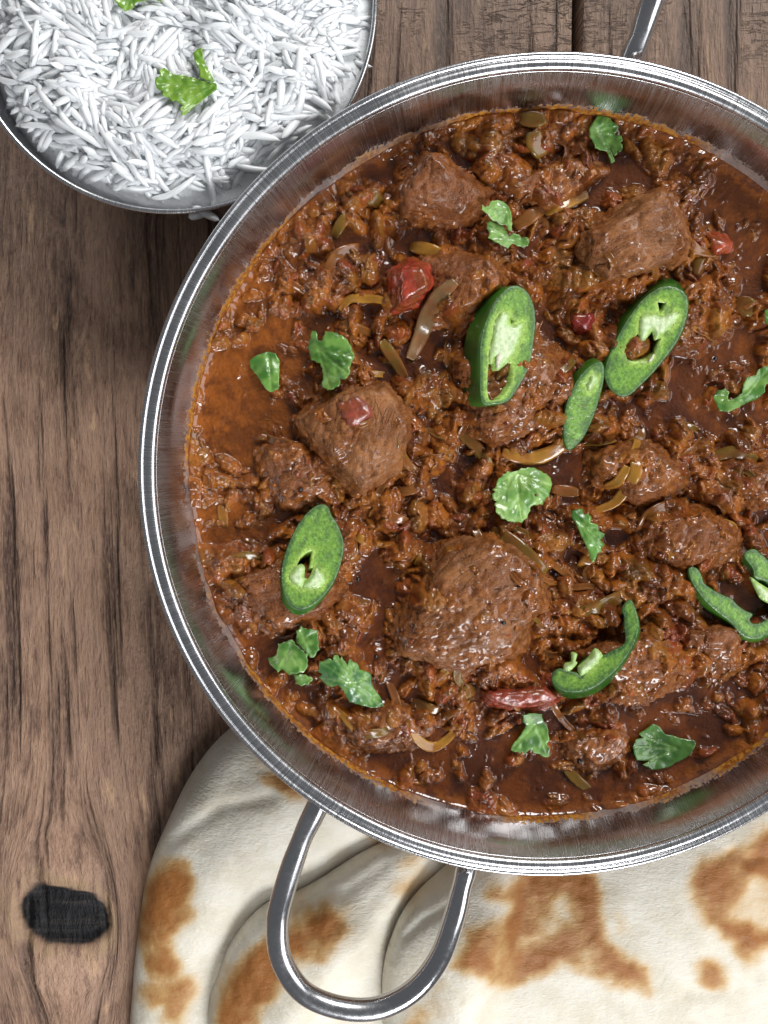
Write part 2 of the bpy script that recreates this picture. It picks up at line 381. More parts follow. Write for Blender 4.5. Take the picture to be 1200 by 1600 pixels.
# ================================================================== table
def slab(x0, x1, y0, y1, z0, z1):
    v = np.array([(x, y, z) for z in (z0, z1) for y in (y0, y1) for x in (x0, x1)], float)
    return v, [(0, 2, 3, 1), (4, 5, 7, 6), (0, 1, 5, 4), (2, 6, 7, 3), (0, 4, 6, 2), (1, 3, 7, 5)]
table = solo('table_top', *slab(-30, 30, -34, 34, -3.4, -2.2), M_UNDER, smooth=False)
table['kind'] = 'structure'
table['label'] = 'old weathered brown wooden table of wide planks'
kx, ky = P(97, 1432, 0.0)
gx = float(P(904, 40, 0.0)[0])
def plank(x0, x1, y0, y1, seed, grey, z=0.0, step=0.1):
    xs = np.arange(x0, x1 + 1e-6, step); ys = np.arange(y0, y1 + 1e-6, step * 1.6)
    X, Y = np.meshgrid(xs, ys); x, y = X.ravel(), Y.ravel()
    psi = x + 0.35 * perlin(x * 0.16, y * 0.07, seed, 1) + 0.06 * perlin(x * 0.9, y * 0.3, seed, 2)
    dx, dy = x - kx, y - ky
    r2 = (dx / 1.55)**2 + (dy / 2.6)**2
    psi = psi - dx * np.minimum(1 / np.maximum(r2, 1.0), 1.0) * 0.62
    ke = np.hypot(dx / 1.18 + 0.05 * perlin(x * 2, y * 2, 0, 4), dy / 0.90 + 0.08 * perlin(x * 1.5, y * 1.5, 0, 5))
    ke = np.power(np.abs(dx / 1.30)**2.2 + np.abs((dy + 0.15 * dx) / 0.90)**2.2, 1 / 2.2) + 0.20 * perlin(x * 0.8, y * 0.8, 0, 5) + 0.10 * perlin(x * 0.7, y * 4.0, 0, 6)
    knot = sstep(1.20, 0.84, ke); halo = np.exp(-((ke - 1.25) / 0.28)**2)
    zz = z + 0.035 * fbm(psi * 1.1, y * 0.08, seed, 2, 6) - knot * (0.24 - 0.16 * np.abs(perlin(x * 0.5, y * 2.6, 3, 7))) + 0.02 * halo
    ex = np.minimum(x - x0, x1 - x); zz = zz - 0.10 * np.exp(-(ex / 0.07)**2) * (0.7 + 0.5 * perlin(x, y * 0.9, seed, 8))
    tone = grey * sstep(2.0, 14.0, y + 2.0 * perlin(x * 0.15, y * 0.1, seed, 9))
    nx, ny = len(xs), len(ys); top = np.stack([x, y, zz], 1)
    f = grid_faces(nx, ny)
    border = np.concatenate([np.arange(nx), np.arange(1, ny) * nx + nx - 1, (ny - 1) * nx + np.arange(nx - 2, -1, -1), np.arange(ny - 2, 0, -1) * nx])
    bot = top[border].copy(); bot[:, 2] = -2.2; nb = len(border); k0 = len(top)
    j = np.arange(nb); side = np.stack([border, k0 + j, k0 + (j + 1) % nb, border[(j + 1) % nb]], 1)
    V = np.concatenate([top, bot]); A = dict(psi=psi + seed * 37.0, along=y, knot=knot, halo=halo, tone=tone)
    A = {k: np.concatenate([a, a[border]]) for k, a in A.items()}
    return part('plank', V, np.concatenate([f, side]), M_WOOD, table, A)
plank(-18.5, gx - 0.12, -30, 30, 1, 0.85)
plank(gx + 0.10, 28, -30, 30, 2, 0.75)

# ================================================================== serving dish
RC = P(861, 746, 5.0); DX, DY = float(RC[0]), float(RC[1])
dish = empty('karahi_dish', (DX, DY, 0))
tag(dish, 'round steel karahi dish with rolled rim and two loop handles, full of curry', 'serving dish')
inner = catmull([(0.0, 0.12), (3.5, 0.12), (6.2, 0.30), (7.4, 0.95), (8.15, 1.8), (8.62, 2.6), (8.97, 3.35), (9.18, 4.0), (9.34, 4.45), (9.57, 4.85)], 7)
bead = [(9.745 + 0.255 * math.cos(a), 4.83 + 0.17 * math.sin(a)) for a in np.linspace(math.pi, -0.75 * math.pi, 22)][1:]
outer = catmull([(9.56, 4.68), (9.50, 4.45), (9.33, 4.0), (9.08, 3.35), (8.73, 2.6), (8.26, 1.8), (7.52, 0.9), (6.3, 0.14), (5.6, 0.0), (0.0, 0.0)], 6)
v, f = lathe(np.concatenate([inner, outer[3:]]), 220)
# the rim gap is closed by the bead, a part of its own
part('bowl_body', v + np.array([DX, DY, 0]), f, M_STEEL, dish)
ring = [(9.925 + 0.075 * math.cos(a), 4.85 + 0.085 * math.sin(a)) for a in np.linspace(-0.5 * math.pi, 0.80 * math.pi, 14)]
ring += [(9.70 + 0.145 * math.cos(a), 4.845 + 0.135 * math.sin(a)) for a in np.linspace(0.10 * math.pi, 1.05 * math.pi, 16)] + [(9.60, 4.70), (9.80, 4.72), ring[0]]
v, f = lathe(ring, 260)
part('rim', v + np.array([DX, DY, 0]), f, M_RIM, dish)
hp = [(506, 1240), (492, 1268), (470, 1315), (447, 1382), (434, 1440), (440, 1500), (474, 1550), (530, 1574), (590, 1575), (645, 1548), (685, 1500), (708, 1440), (722, 1385), (729, 1358), (734, 1330)]
hz = [4.10, 4.28, 4.5, 4.72, 4.85, 4.95, 5.0, 5.0, 5.0, 4.98, 4.9, 4.75, 4.5, 4.28, 4.10]
hx, hy = P([p[0] for p in hp], [p[1] for p in hp], hz)
path = catmull(np.stack([hx, hy, hz], 1), 9)
for s in (1, -1):
    pth = path.copy()
    if s < 0: pth[:, 0] = 2 * DX - pth[:, 0]; pth[:, 1] = 2 * DY - pth[:, 1]
    tt = np.linspace(0, 1, len(pth)); dent = np.exp(-((tt - 0.14) / 0.03)**2) + np.exp(-((tt - 0.86) / 0.03)**2)
    v, f = tube(pth, 0.285 * (1 - 0.10 * dent), 22)
    h = part('handle', v, f, M_HANDLE, dish)
    for e in (0, -1):                                   # weld pads on the outer wall
        c = pth[e].copy(); d = np.array([c[0] - DX, c[1] - DY]); d /= np.linalg.norm(d)
        a = np.linspace(0, 2 * math.pi, 17)[:-1]
        base = np.array([DX + d[0] * 9.46, DY + d[1] * 9.46, 4.1]); tx = np.array([-d[1], d[0], 0]); rz = np.array([0.30 * d[0], 0.30 * d[1], 0.95])
        nn = np.array([d[0], d[1], -0.3]); rr = [(0.46, -0.06), (0.46, 0.03), (0.40, 0.08), (0.02, 0.10)]
        vv = np.array([base + q * (math.cos(b) * tx + math.sin(b) * rz) + nn * g for q, g in rr for b in a])
        ff = [(i * 16 + k, i * 16 + (k + 1) % 16, (i + 1) * 16 + (k + 1) % 16, (i + 1) * 16 + k) for i in range(3) for k in range(16)]
        part('weld_pad', vv, ff, M_HANDLE, None).parent = h
        h.children[-1].matrix_parent_inverse = Matrix.Translation(-(dish.location))

# ================================================================== curry: solids first
Z0 = 3.32
def hull(points):
    bm = bmesh.new()
    for p in points: bm.verts.new(p)
    bm.verts.ensure_lookup_table()
    r = bmesh.ops.convex_hull(bm, input=bm.verts)
    bmesh.ops.delete(bm, geom=[e for e in r['geom_interior'] if isinstance(e, bmesh.types.BMVert)], context='VERTS')
    bm.normal_update()
    pl = [(np.array(f.normal), np.array(f.verts[0].co)) for f in bm.faces]
    return bm, pl
def hull_height(pl, x, y):
    h = np.full(np.shape(x), 9.0)
    for n, c in pl:
        if n[2] > 0.03: h = np.minimum(h, c[2] - ((x - c[0]) * n[0] + (y - c[1]) * n[1]) / n[2])
    return h
def lump_pts(top, outline, zb=3.05, zbot=2.35):
    pts = []
    for (px, py, z) in top: x, y = P(px, py, z); pts.append((float(x), float(y), z))
    ox, oy = P([p[0] for p in outline], [p[1] for p in outline], zb)
    cx, cy = ox.mean(), oy.mean()
    for x, y in zip(ox, oy):
        pts.append((x, y, zb)); pts.append((cx + (x - cx) * 0.8, cy + (y - cy) * 0.8, zbot))
    return pts
# label, top points (photo pixel, height), outline pixels, fibre angle, sauce coat 0..1, tint
MEATS = [
 ('tall wedge of brown meat with a fibrous pointed top, beside the folded coriander leaf', [(672,240,4.62),(692,262,4.66),(748,300,4.15),(636,300,4.35),(722,330,4.1)], [(612,285),(660,236),(700,250),(790,302),(768,345),(700,372),(625,368),(603,330)], 100, .35, 0),
 ('block of dry-topped brown meat with a flat grainy face and dark side', [(940,372,4.5),(1036,300,4.5),(1070,385,4.58),(952,436,4.55),(1045,408,4.6),(915,410,4.2)], [(885,352),(955,325),(1030,288),(1062,300),(1085,380),(1070,412),(950,455),(905,425)], 20, .12, 1),
 ('sauce-crusted meat lump behind the red tomato piece', [(705,425,4.15),(760,408,4.3),(785,440,4.2),(700,485,4.15),(740,470,4.25)], [(612,400),(690,390),(780,398),(800,450),(740,520),(650,525),(620,470)], 60, .8, 0),
 ('large pale brown meat chunk with cracked grain and a pink tomato smear', [(472,655,4.25),(530,625,4.5),(600,608,4.5),(636,660,4.42),(622,720,4.25),(562,765,3.95),(515,700,4.5),(585,690,4.55)], [(448,655),(510,615),(600,590),(645,630),(650,700),(610,770),(545,790),(490,740)], 75, .18, 1),
 ('small dark sauced meat chunk tucked against the large pale brown chunk', [(420,705,3.95),(470,700,4.1),(500,750,3.95),(450,785,3.75)], [(390,705),(440,680),(500,700),(530,760),(510,800),(440,810),(395,770)], 40, .6, 0),
 ('biggest meat chunk, crusted with masala and ragged along one edge', [(700,862,4.4),(770,850,4.6),(842,890,4.5),(838,950,4.5),(792,1022,4.25),(720,1045,4.2),(636,1012,4.15),(668,930,4.5),(740,960,4.66)], [(685,835),(770,825),(855,870),(860,940),(805,1045),(720,1072),(620,1032),(598,975),(650,900)], 30, .42, 1),
 ('meat chunk lying under the pointed chilli slice close to the dish wall', [(380,905,3.9),(440,885,4.1),(512,908,4.1),(502,950,4.0),(430,976,3.9)], [(340,905),(430,868),(540,890),(556,940),(490,985),(425,1003),(370,965)], 15, .5, 0),
 ('crumbled meat lump carrying the tall upright chilli slice', [(722,570,4.05),(785,640,4.25),(850,560,4.15),(892,605,4.1),(760,685,4.05)], [(690,545),(770,500),(890,535),(905,640),(850,692),(770,710),(700,655)], 45, .85, 0),
 ('reddish meat lump beside the dark pit and small toothed coriander leaf', [(1020,815,4.15),(1100,805,4.25),(1142,840,4.15),(1080,878,4.05)], [(990,800),(1100,780),(1166,830),(1150,880),(1080,900),(985,882)], 70, .75, 0),
 ('shredded meat lump under the long golden onion strand', [(940,722,4.1),(1010,702,4.2),(1062,742,4.1),(1000,775,4.15)], [(905,700),(1000,680),(1082,710),(1092,770),(1000,802),(918,772)], 20, .85, 0),
 ('meat lump under the crescent-shaped chilli piece', [(918,1022,4.05),(1010,1000,4.1),(1062,1042,4.05),(980,1084,4.0)], [(860,1012),(1000,975),(1100,1010),(1092,1072),(980,1112),(880,1092)], 10, .8, 0),
 ('sauced meat lump touching the chilli ring cut open', [(1080,992,3.95),(1150,985,3.95),(1142,1042,3.85)], [(1050,970),(1162,965),(1172,1040),(1120,1082),(1058,1052)], 60, .8, 0),
 ('small meat lump between the stalked and the dark flat coriander leaves', [(900,1152,3.75),(962,1152,3.85),(930,1192,3.75)], [(850,1140),(980,1125),(994,1180),(925,1217),(865,1192)], 35, .7, 0),
 ('meat lump between the curled coriander leaf and the chilli ring cut open', [(1150,760,3.95),(1200,740,4.0),(1210,790,3.9)], [(1110,730),(1220,700),(1236,800),(1150,800)], 0, .8, 0),
 ('low meat lump in the sauce close to the loop handle', [(540,1120,3.6),(620,1110,3.65),(660,1150,3.6),(560,1160,3.6)], [(490,1105),(620,1085),(692,1135),(650,1182),(525,1182)], 25, .85, 0),
 ('sunken meat lump beside the olive onion pieces opposite the naan', [(800,290,3.75),(890,250,3.8),(930,275,3.75),(860,320,3.7)], [(770,290),(890,232),(962,262),(905,312),(805,336)], 25, .85, 0),
]
TOMS = [
 ('bright red tomato piece on the crusted meat lump', [(630,425,4.45),(660,420,4.5),(668,445,4.45),(630,470,4.3)], [(603,425),(640,402),(675,413),(684,445),(652,482),(610,492)], (0.36, 0.048, 0.022)),
 ('small orange red tomato bit by the dry-topped meat block', [(1110,372,3.85),(1135,380,3.85),(1120,395,3.8)], [(1093,358),(1140,362),(1152,396),(1108,404)], (0.34, 0.060, 0.020)),
 ('dark red tomato piece sunk in sauce between two chilli slices', [(895,495,3.85),(925,492,3.85),(915,515,3.8)], [(878,480),(930,476),(942,520),(895,532)], (0.20, 0.018, 0.014)),
 ('pink tomato strip beside the biggest meat chunk', [(765,1085,3.95),(850,1078,4.0),(870,1092,3.9),(800,1102,3.9)], [(742,1072),(860,1062),(888,1090),(850,1114),(760,1112)], (0.28, 0.048, 0.024)),
 ('thin pink tomato scrap on top of the large pale brown chunk', [(530,632,4.60),(560,620,4.62),(578,645,4.64),(545,660,4.62)], [(520,628),(556,612),(590,640),(575,672),(538,664)], (0.28, 0.060, 0.032)),
]
hulls = []
for m in MEATS:
    bm, pl = hull(lump_pts(m[1], m[2])); hulls.append((bm, pl))
thulls = []
for i, m in enumerate(TOMS):
    zb = 4.35 if i == 4 else (3.6 if i == 0 else 3.05)
    bm, pl = hull(lump_pts(m[1], m[2], zb, zb - 0.3)); thulls.append((bm, pl))

def domes(x, y, cell, seed, rmin=0.45, rmax=0.85, ids=False):
    """rounded lumps scattered on a jittered grid, 0..1"""
    gx_, gy_ = x / cell, y / cell; ix, iy = np.floor(gx_).astype(int), np.floor(gy_).astype(int); out = np.zeros(len(x)); rid = np.zeros(len(x))
    for a in (-1, 0, 1):
        for b in (-1, 0, 1):
            h = (ix + a) * 73856093 ^ (iy + b) * 19349663 ^ seed * 83492791
            r1 = ((h * 2654435761) % 4294967296) / 4294967296.0; r2 = ((h * 2246822519 + 97) % 4294967296) / 4294967296.0; r3 = ((h * 3266489917 + 31) % 4294967296) / 4294967296.0
            th = r3 * 6.283; dx, dy = gx_ - (ix + a + r1), gy_ - (iy + b + r2)
            u_, v_ = dx * np.cos(th) + dy * np.sin(th), -dx * np.sin(th) + dy * np.cos(th)
            q = (u_**2 + (v_ * (1.0 + 2.0 * r1))**2) / (rmin + (rmax - rmin) * r3)**2
            hh = np.sqrt(np.clip(1 - q, 0, 1)) * (0.45 + 0.55 * r2); w_ = hh > out; rid = np.where(w_, (r1 * 7.13 + r2 * 3.7 + r3) % 1.0, rid); out = np.maximum(out, hh)
    return (out, rid) if ids else out
# ---- sauce height map -------------------------------------------------
STEP = 0.0235
xs = np.concatenate([np.arange(DX - 9.06, 10.3, STEP), np.arange(10.3, DX + 9.1, 0.09)])
ys = np.arange(DY - 9.06, DY + 9.06, STEP)
NX, NY = len(xs), len(ys)
X, Y = np.meshgrid(xs, ys); x, y = X.ravel(), Y.ravel()
qx, qy = PX(x, y, 3.5)
rr = np.hypot(x - DX, y - DY)
smooth_spots = [(380,470,95,.85),(350,600,80,.85),(350,720,65,.7),(470,380,60,.6),(430,520,80,.8),(470,620,55,.6),(340,820,45,.7),(390,1010,60,.9),(440,1100,55,.9),(730,1210,130,1),(620,1190,70,.8),(560,960,22,.5),(1060,1150,110,1),(1150,1090,70,.9),(900,1240,90,1),(1120,290,90,1),(1170,330,80,1),(1000,230,60,.7),(1100,590,60,.6),(1150,660,40,.5),(560,250,60,.8),(700,215,60,.8),(1150,930,45,1),(860,735,22,.9),(960,840,18,1),(580,1020,30,.8),(1160,540,50,.6),(650,380,30,.8)]
sm = np.zeros(len(x))
for (a, b, r, wgt) in smooth_spots:
    sm = np.maximum(sm, wgt * np.exp(-(((qx - a)**2 + (qy - b)**2) / (r * r))**1.5))
sm = np.clip(sm + 0.18 * fbm(x * 0.9, y * 0.9, 2.0, 3, 11), 0, 1)
wx = x + 0.22 * perlin(x * 1.2, y * 1.2, 0, 20); wy = y + 0.22 * perlin(x * 1.2, y * 1.2, 4.4, 21)
lumps = 0.30 * fbm(wx * 0.5, wy * 0.5, 0.3, 2, 22)
w2x = x + 0.06 * perlin(x * 3.5, y * 3.5, 1, 18); w2y = y + 0.06 * perlin(x * 3.5, y * 3.5, 6, 19)
d1 = domes(wx, wy, 1.25, 1); d2, i2 = domes(w2x, w2y, 0.62, 2, ids=True); d3, i3 = domes(w2x, w2y, 0.27, 3, ids=True); d4 = domes(x, y, 0.135, 4); d5 = domes(x, y, 0.075, 5)
bil2 = np.abs(perlin(wx * 2.7, wy * 2.7, 2.2, 25))
paste_h = 0.46 * (d1 - 0.35) + 0.34 * (d2 - 0.4) + 0.12 * (d3 - 0.4) + 0.038 * (d4 - 0.4) + 0.012 * (d5 - 0.4)
solid = Z0 + 0.12 + lumps + paste_h - 0.50 * sm + 0.20
mh = np.full(len(x), -9.0)
for bm, pl in hulls + thulls:
    mh = np.maximum(mh, hull_height(pl, x, y))
cn = 0.26 * perlin(wx * 1.3, wy * 1.3, 7.7, 31) + 0.14 * perlin(wx * 3.5, wy * 3.5, 9.1, 32)
for (bm, pl), cv in zip(hulls + thulls, [m[4] for m in MEATS] + [0.1] * len(TOMS)):
    hh = hull_height(pl, x, y)
    solid = np.maximum(solid, np.minimum(np.maximum(hh, 2.6) - (0.24 - 0.32 * cv) + cn + 0.20 * (d2 - .4) + 0.11 * (d3 - .4) + 0.038 * (d4 - 0.4) + 0.012 * (d5 - 0.4), 4.75))
pits = [(862,738,40,.45),(965,838,18,.5),(640,378,45,.35),(905,1040,60,.25),(580,930,30,.3),(1190,850,40,.3)]
for (a, b, r, d) in pits: solid = solid - d * np.exp(-((qx - a)**2 + ((qy - b) * 1.6)**2) / (r * r))
liquid = Z0 - 0.02 + 0.030 * fbm(x * 0.9, y * 0.9, 3, 2, 33) + 0.09 * np.clip(d3 - 0.66, 0, 1) + 0.16 * np.clip(d2 - 0.74, 0, 1) + 0.010 * (d5 - 0.4) * sstep(650, 430, qx)
z = smax(solid, liquid, 0.07)
wall = 9.06 - rr
z = z * 1.0
edge = np.exp(-np.maximum(wall - 0.08, 0) / 0.10)
z = (z - Z0) * (1 - 0.85 * np.exp(-np.maximum(wall, 0) / 0.35)) + Z0 + 0.10 * edge
sol = sstep(-0.02, 0.10, solid - liquid)
G = np.maximum(z, np.where(mh > 3.2, mh, -9)).reshape(NY, NX)

def blur(a, k):
    for ax in (0, 1):
        c = np.cumsum(np.pad(a, [(k + 1, k) if i == ax else (0, 0) for i in (0, 1)], mode='edge'), axis=ax)
        n = a.shape[ax]
        a = (np.take(c, np.arange(2 * k + 1, 2 * k + 1 + n), ax) - np.take(c, np.arange(0, n), ax)) / (2 * k + 1)
    return a
def dil(a, k):
    for ax in (0, 1):
        o_ = a.copy(); st_ = 1
        for sft in range(1, k + 1):
            o_ = np.maximum(o_, np.maximum(np.roll(a, sft, ax), np.roll(a, -sft, ax)))
        a = o_
    return a
G1 = blur(G, 5); G2 = blur(blur(G, 10), 10); G3 = blur(blur(dil(G, 8), 9), 9)
def samp(M, px, py):
    i = np.clip(np.interp(px, xs, np.arange(NX)), 0, NX - 1.001); j = np.clip((np.asarray(py) - ys[0]) / STEP, 0, NY - 1.001)
    i0 = i.astype(int); j0 = j.astype(int); fi = i - i0; fj = j - j0
    return (M[j0, i0] * (1 - fi) + M[j0, i0 + 1] * fi) * (1 - fj) + (M[j0 + 1, i0] * (1 - fi) + M[j0 + 1, i0 + 1] * fi) * fj
def drop(pts, M=None, dz=0.0):
    """photo pixels -> x, y, z on the food surface"""
    pts = np.asarray(pts, float); zz = np.full(len(pts), 3.7)
    for _ in range(4):
        xx, yy = P(pts[:, 0], pts[:, 1], zz + dz); zz = samp(G2 if M is None else M, xx, yy)
    return np.stack([xx, yy, zz + dz], 1)

# ---- sauce colour ------------------------------------------------------
n1 = fbm(x * 1.4, y * 1.4, 0, 3, 41); n2 = fbm(x * 4.5, y * 4.5, 0, 3, 42); n3 = perlin(x * 11, y * 11, 0, 43)
paste = mixc((0.150, 0.042, 0.006), (0.330, 0.104, 0.014), sstep(-0.35, 0.45, n1 + 0.5 * n3))
paste = paste * (1 - sstep(0.1, 0.5, n2)[:, None] * 0.45) + np.array([0.19, 0.040, 0.014]) * sstep(0.1, 0.5, n2)[:, None] * 0.45
for ii, dd_, lo_, amt in ((i2, d2, 0.45, 0.45), (i3, d3, 0.4, 0.42)):
    on = sstep(lo_ - 0.12, lo_ + 0.1, dd_) * amt
    for a_, b_, cc in ((0.0, 0.13, (0.31, 0.135, 0.024)), (0.13, 0.24, (0.22, 0.032, 0.014)), (0.24, 0.42, (0.065, 0.018, 0.006)), (0.42, 0.52, (0.33, 0.100, 0.016)), (0.52, 0.57, (0.13, 0.075, 0.014))):
        m_ = on * ((ii >= a_) & (ii < b_)); paste = paste * (1 - m_[:, None]) + np.array(cc) * m_[:, None]
deep = mixc((0.070, 0.016, 0.003), (0.140, 0.034, 0.004), sstep(-0.3, 0.4, n1))
oil = mixc((0.125, 0.032, 0.003), (0.235, 0.064, 0.006), sstep(-0.5, 0.6, n1 + 0.5 * n2 + 0.25 * n3))
lx = sstep(620, 430, qx) * sstep(900, 820, qy) ; lx = np.maximum(lx, 0.55 * sstep(1040, 1110, qx) * sstep(700, 640, qy))
liqc = deep * (1 - lx[:, None]) + oil * lx[:, None]
spk = sstep(0.42, 0.62, perlin(x * 8, y * 8, 3, 44))
colr = liqc * (1 - sol[:, None]) + paste * sol[:, None]
colr = colr * (1 - 0.4 * spk[:, None] * sol[:, None]) + np.array([0.34, 0.13, 0.035]) * 0.4 * (spk * sol)[:, None]
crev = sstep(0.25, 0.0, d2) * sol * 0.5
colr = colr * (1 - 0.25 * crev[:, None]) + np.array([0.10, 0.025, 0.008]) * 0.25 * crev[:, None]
ringm = np.exp(-((wall - 0.22) / 0.14)**2) * sstep(0.0, 0.4, n2 + 0.4)
colr = colr * (1 - 0.5 * ringm[:, None]) + np.array([0.30, 0.085, 0.008]) * 0.5 * ringm[:, None]
rough = 0.32 + 0.18 * sol * sstep(-0.3, 0.35, n2) + 0.03 * sol + 0.10 * (1 - sol) * lx
keep = (rr < 9.05).reshape(NY, NX)
fc_ = grid_faces(NX, NY, keep)
V = np.stack([x, y, z], 1)
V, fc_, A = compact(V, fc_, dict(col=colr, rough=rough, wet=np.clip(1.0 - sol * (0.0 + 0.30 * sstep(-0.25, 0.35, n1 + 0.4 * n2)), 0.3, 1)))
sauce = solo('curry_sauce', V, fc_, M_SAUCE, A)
sauce['kind'] = 'stuff'; tag(sauce, 'thick red brown curry sauce with oily edges filling the steel dish', 'sauce')

# ---- meat and tomato bodies --------------------------------------------
def bake_lump(bm, name, voxel, smooth_it):
    me = bpy.data.meshes.new('tmp'); bm.to_mesh(me); bm.free()
    o = bpy.data.objects.new('tmp', me); col.objects.link(o)
    r = o.modifiers.new('r', 'REMESH'); r.mode = 'VOXEL'; r.voxel_size = voxel
    s = o.modifiers.new('s', 'SMOOTH'); s.iterations = smooth_it; s.factor = 0.5
    dg = bpy.context.evaluated_depsgraph_get(); ev = o.evaluated_get(dg); m2 = ev.to_mesh()
    n = len(m2.vertices); co = np.empty(n * 3); m2.vertices.foreach_get('co', co); no = np.empty(n * 3); m2.vertices.foreach_get('normal', no)
    fs = [tuple(p.vertices) for p in m2.polygons]; ev.to_mesh_clear()
    bpy.data.objects.remove(o); bpy.data.meshes.remove(me)
    return co.reshape(-1, 3), no.reshape(-1, 3), fs
for k, (m, (bm, pl)) in enumerate(zip(MEATS, hulls)):
    co, no, fs = bake_lump(bm, 'meat', 0.055, 1)
    a = R_(m[3]); d = np.array([math.cos(a), math.sin(a), 0.15 * math.sin(k)]); d /= np.linalg.norm(d)
    e = np.cross(d, (0, 0, 1)); e /= np.linalg.norm(e); g = np.cross(d, e)
    u, v_, w_ = co @ d, co @ e, co @ g
    lo = fbm(co[:, 0] * 0.9, co[:, 1] * 0.9, co[:, 2] * 0.9 + k * 3, 3, 51)
    fib = perlin(u * 1.0, v_ * 6.5, w_ * 6.5 + k, 52); crk = np.abs(perlin(u * 1.6, v_ * 3.2, w_ * 3.2 + k, 53)); gr = fbm(co[:, 0] * 6, co[:, 1] * 6, co[:, 2] * 6, 2, 54)
    ct_ = sstep(0.25, -0.25, perlin(co[:, 0] * 1.1, co[:, 1] * 1.1, co[:, 2] * 1.1 + 2 * k, 55) + 0.45 * gr + 0.9 * (0.5 - m[4])) 
    low = sstep(3.95, 3.45, co[:, 2]); ct_ = np.maximum(ct_, low); cc_ = 0.1 * perlin(co[:, 0] * 3, co[:, 1] * 3, k, 59)
    disp = 0.085 * lo + 0.05 * perlin(co[:, 0] * 2.6, co[:, 1] * 2.6, co[:, 2] * 2.6 + k, 57) + 0.035 * fib * (1 - 0.6 * ct_) - 0.07 * sstep(0.09, 0.0, crk) * (1 - ct_) + ct_ * (0.02 + 0.05 * gr + 0.07 * (domes(co[:, 0] + co[:, 2] * 0.6, co[:, 1] + co[:, 2] * 0.6, 0.16, 7) - 0.4)) + 0.012
    co2 = co + no * disp[:, None]
    bare = mixc((0.180, 0.064, 0.019), (0.300, 0.118, 0.040), sstep(-0.4, 0.4, lo + 0.5 * fib)) if m[5] else mixc((0.165, 0.052, 0.017), (0.240, 0.082, 0.028), sstep(-0.4, 0.4, lo + 0.5 * fib))
    sc = mixc((0.145, 0.040, 0.007), (0.285, 0.088, 0.015), sstep(-0.4, 0.4, gr))
    c = bare * (1 - ct_[:, None]) + sc * ct_[:, None]
    ro = 0.42 * (1 - ct_) + 0.34 * ct_
    wv = 0.12 * perlin(co[:, 0] * 2, co[:, 1] * 2, co[:, 2] * 2, 58); fcv = np.stack([u * 1.5, (v_ + wv) * 10, (w_ + wv) * 10], 1)
    tag(solo('meat_chunk', co2, fs, M_MEAT, dict(col=c, rough=ro, fc=fcv, wet=np.clip(0.10 + 0.75 * ct_ + 0.3 * low, 0, 1))), m[0], 'meat', 'meat chunks in the curry')
for k, (m, (bm, pl)) in enumerate(zip(TOMS, thulls)):
    co, no, fs = bake_lump(bm, 'tomato', 0.045, 7)
    gr = fbm(co[:, 0] * 5, co[:, 1] * 5, co[:, 2] * 5 + k, 3, 61)
    co2 = co + no * (0.035 * gr + 0.02)[:, None]
    c = mixc(np.array(m[3]) * 0.7, np.array(m[3]) * 1.1, sstep(-0.5, 0.5, gr)); sc_t = sstep(-0.05, 0.4, fbm(co[:, 0] * 2.2, co[:, 1] * 2.2, co[:, 2] * 2.2 + k, 3, 62))[:, None] * 0.75; c = c * (1 - sc_t) + np.array([0.20, 0.052, 0.012]) * sc_t
    tag(solo('tomato_piece', co2, fs, M_TOM, dict(col=c)), m[0], 'tomato', 'tomato pieces in the curry')

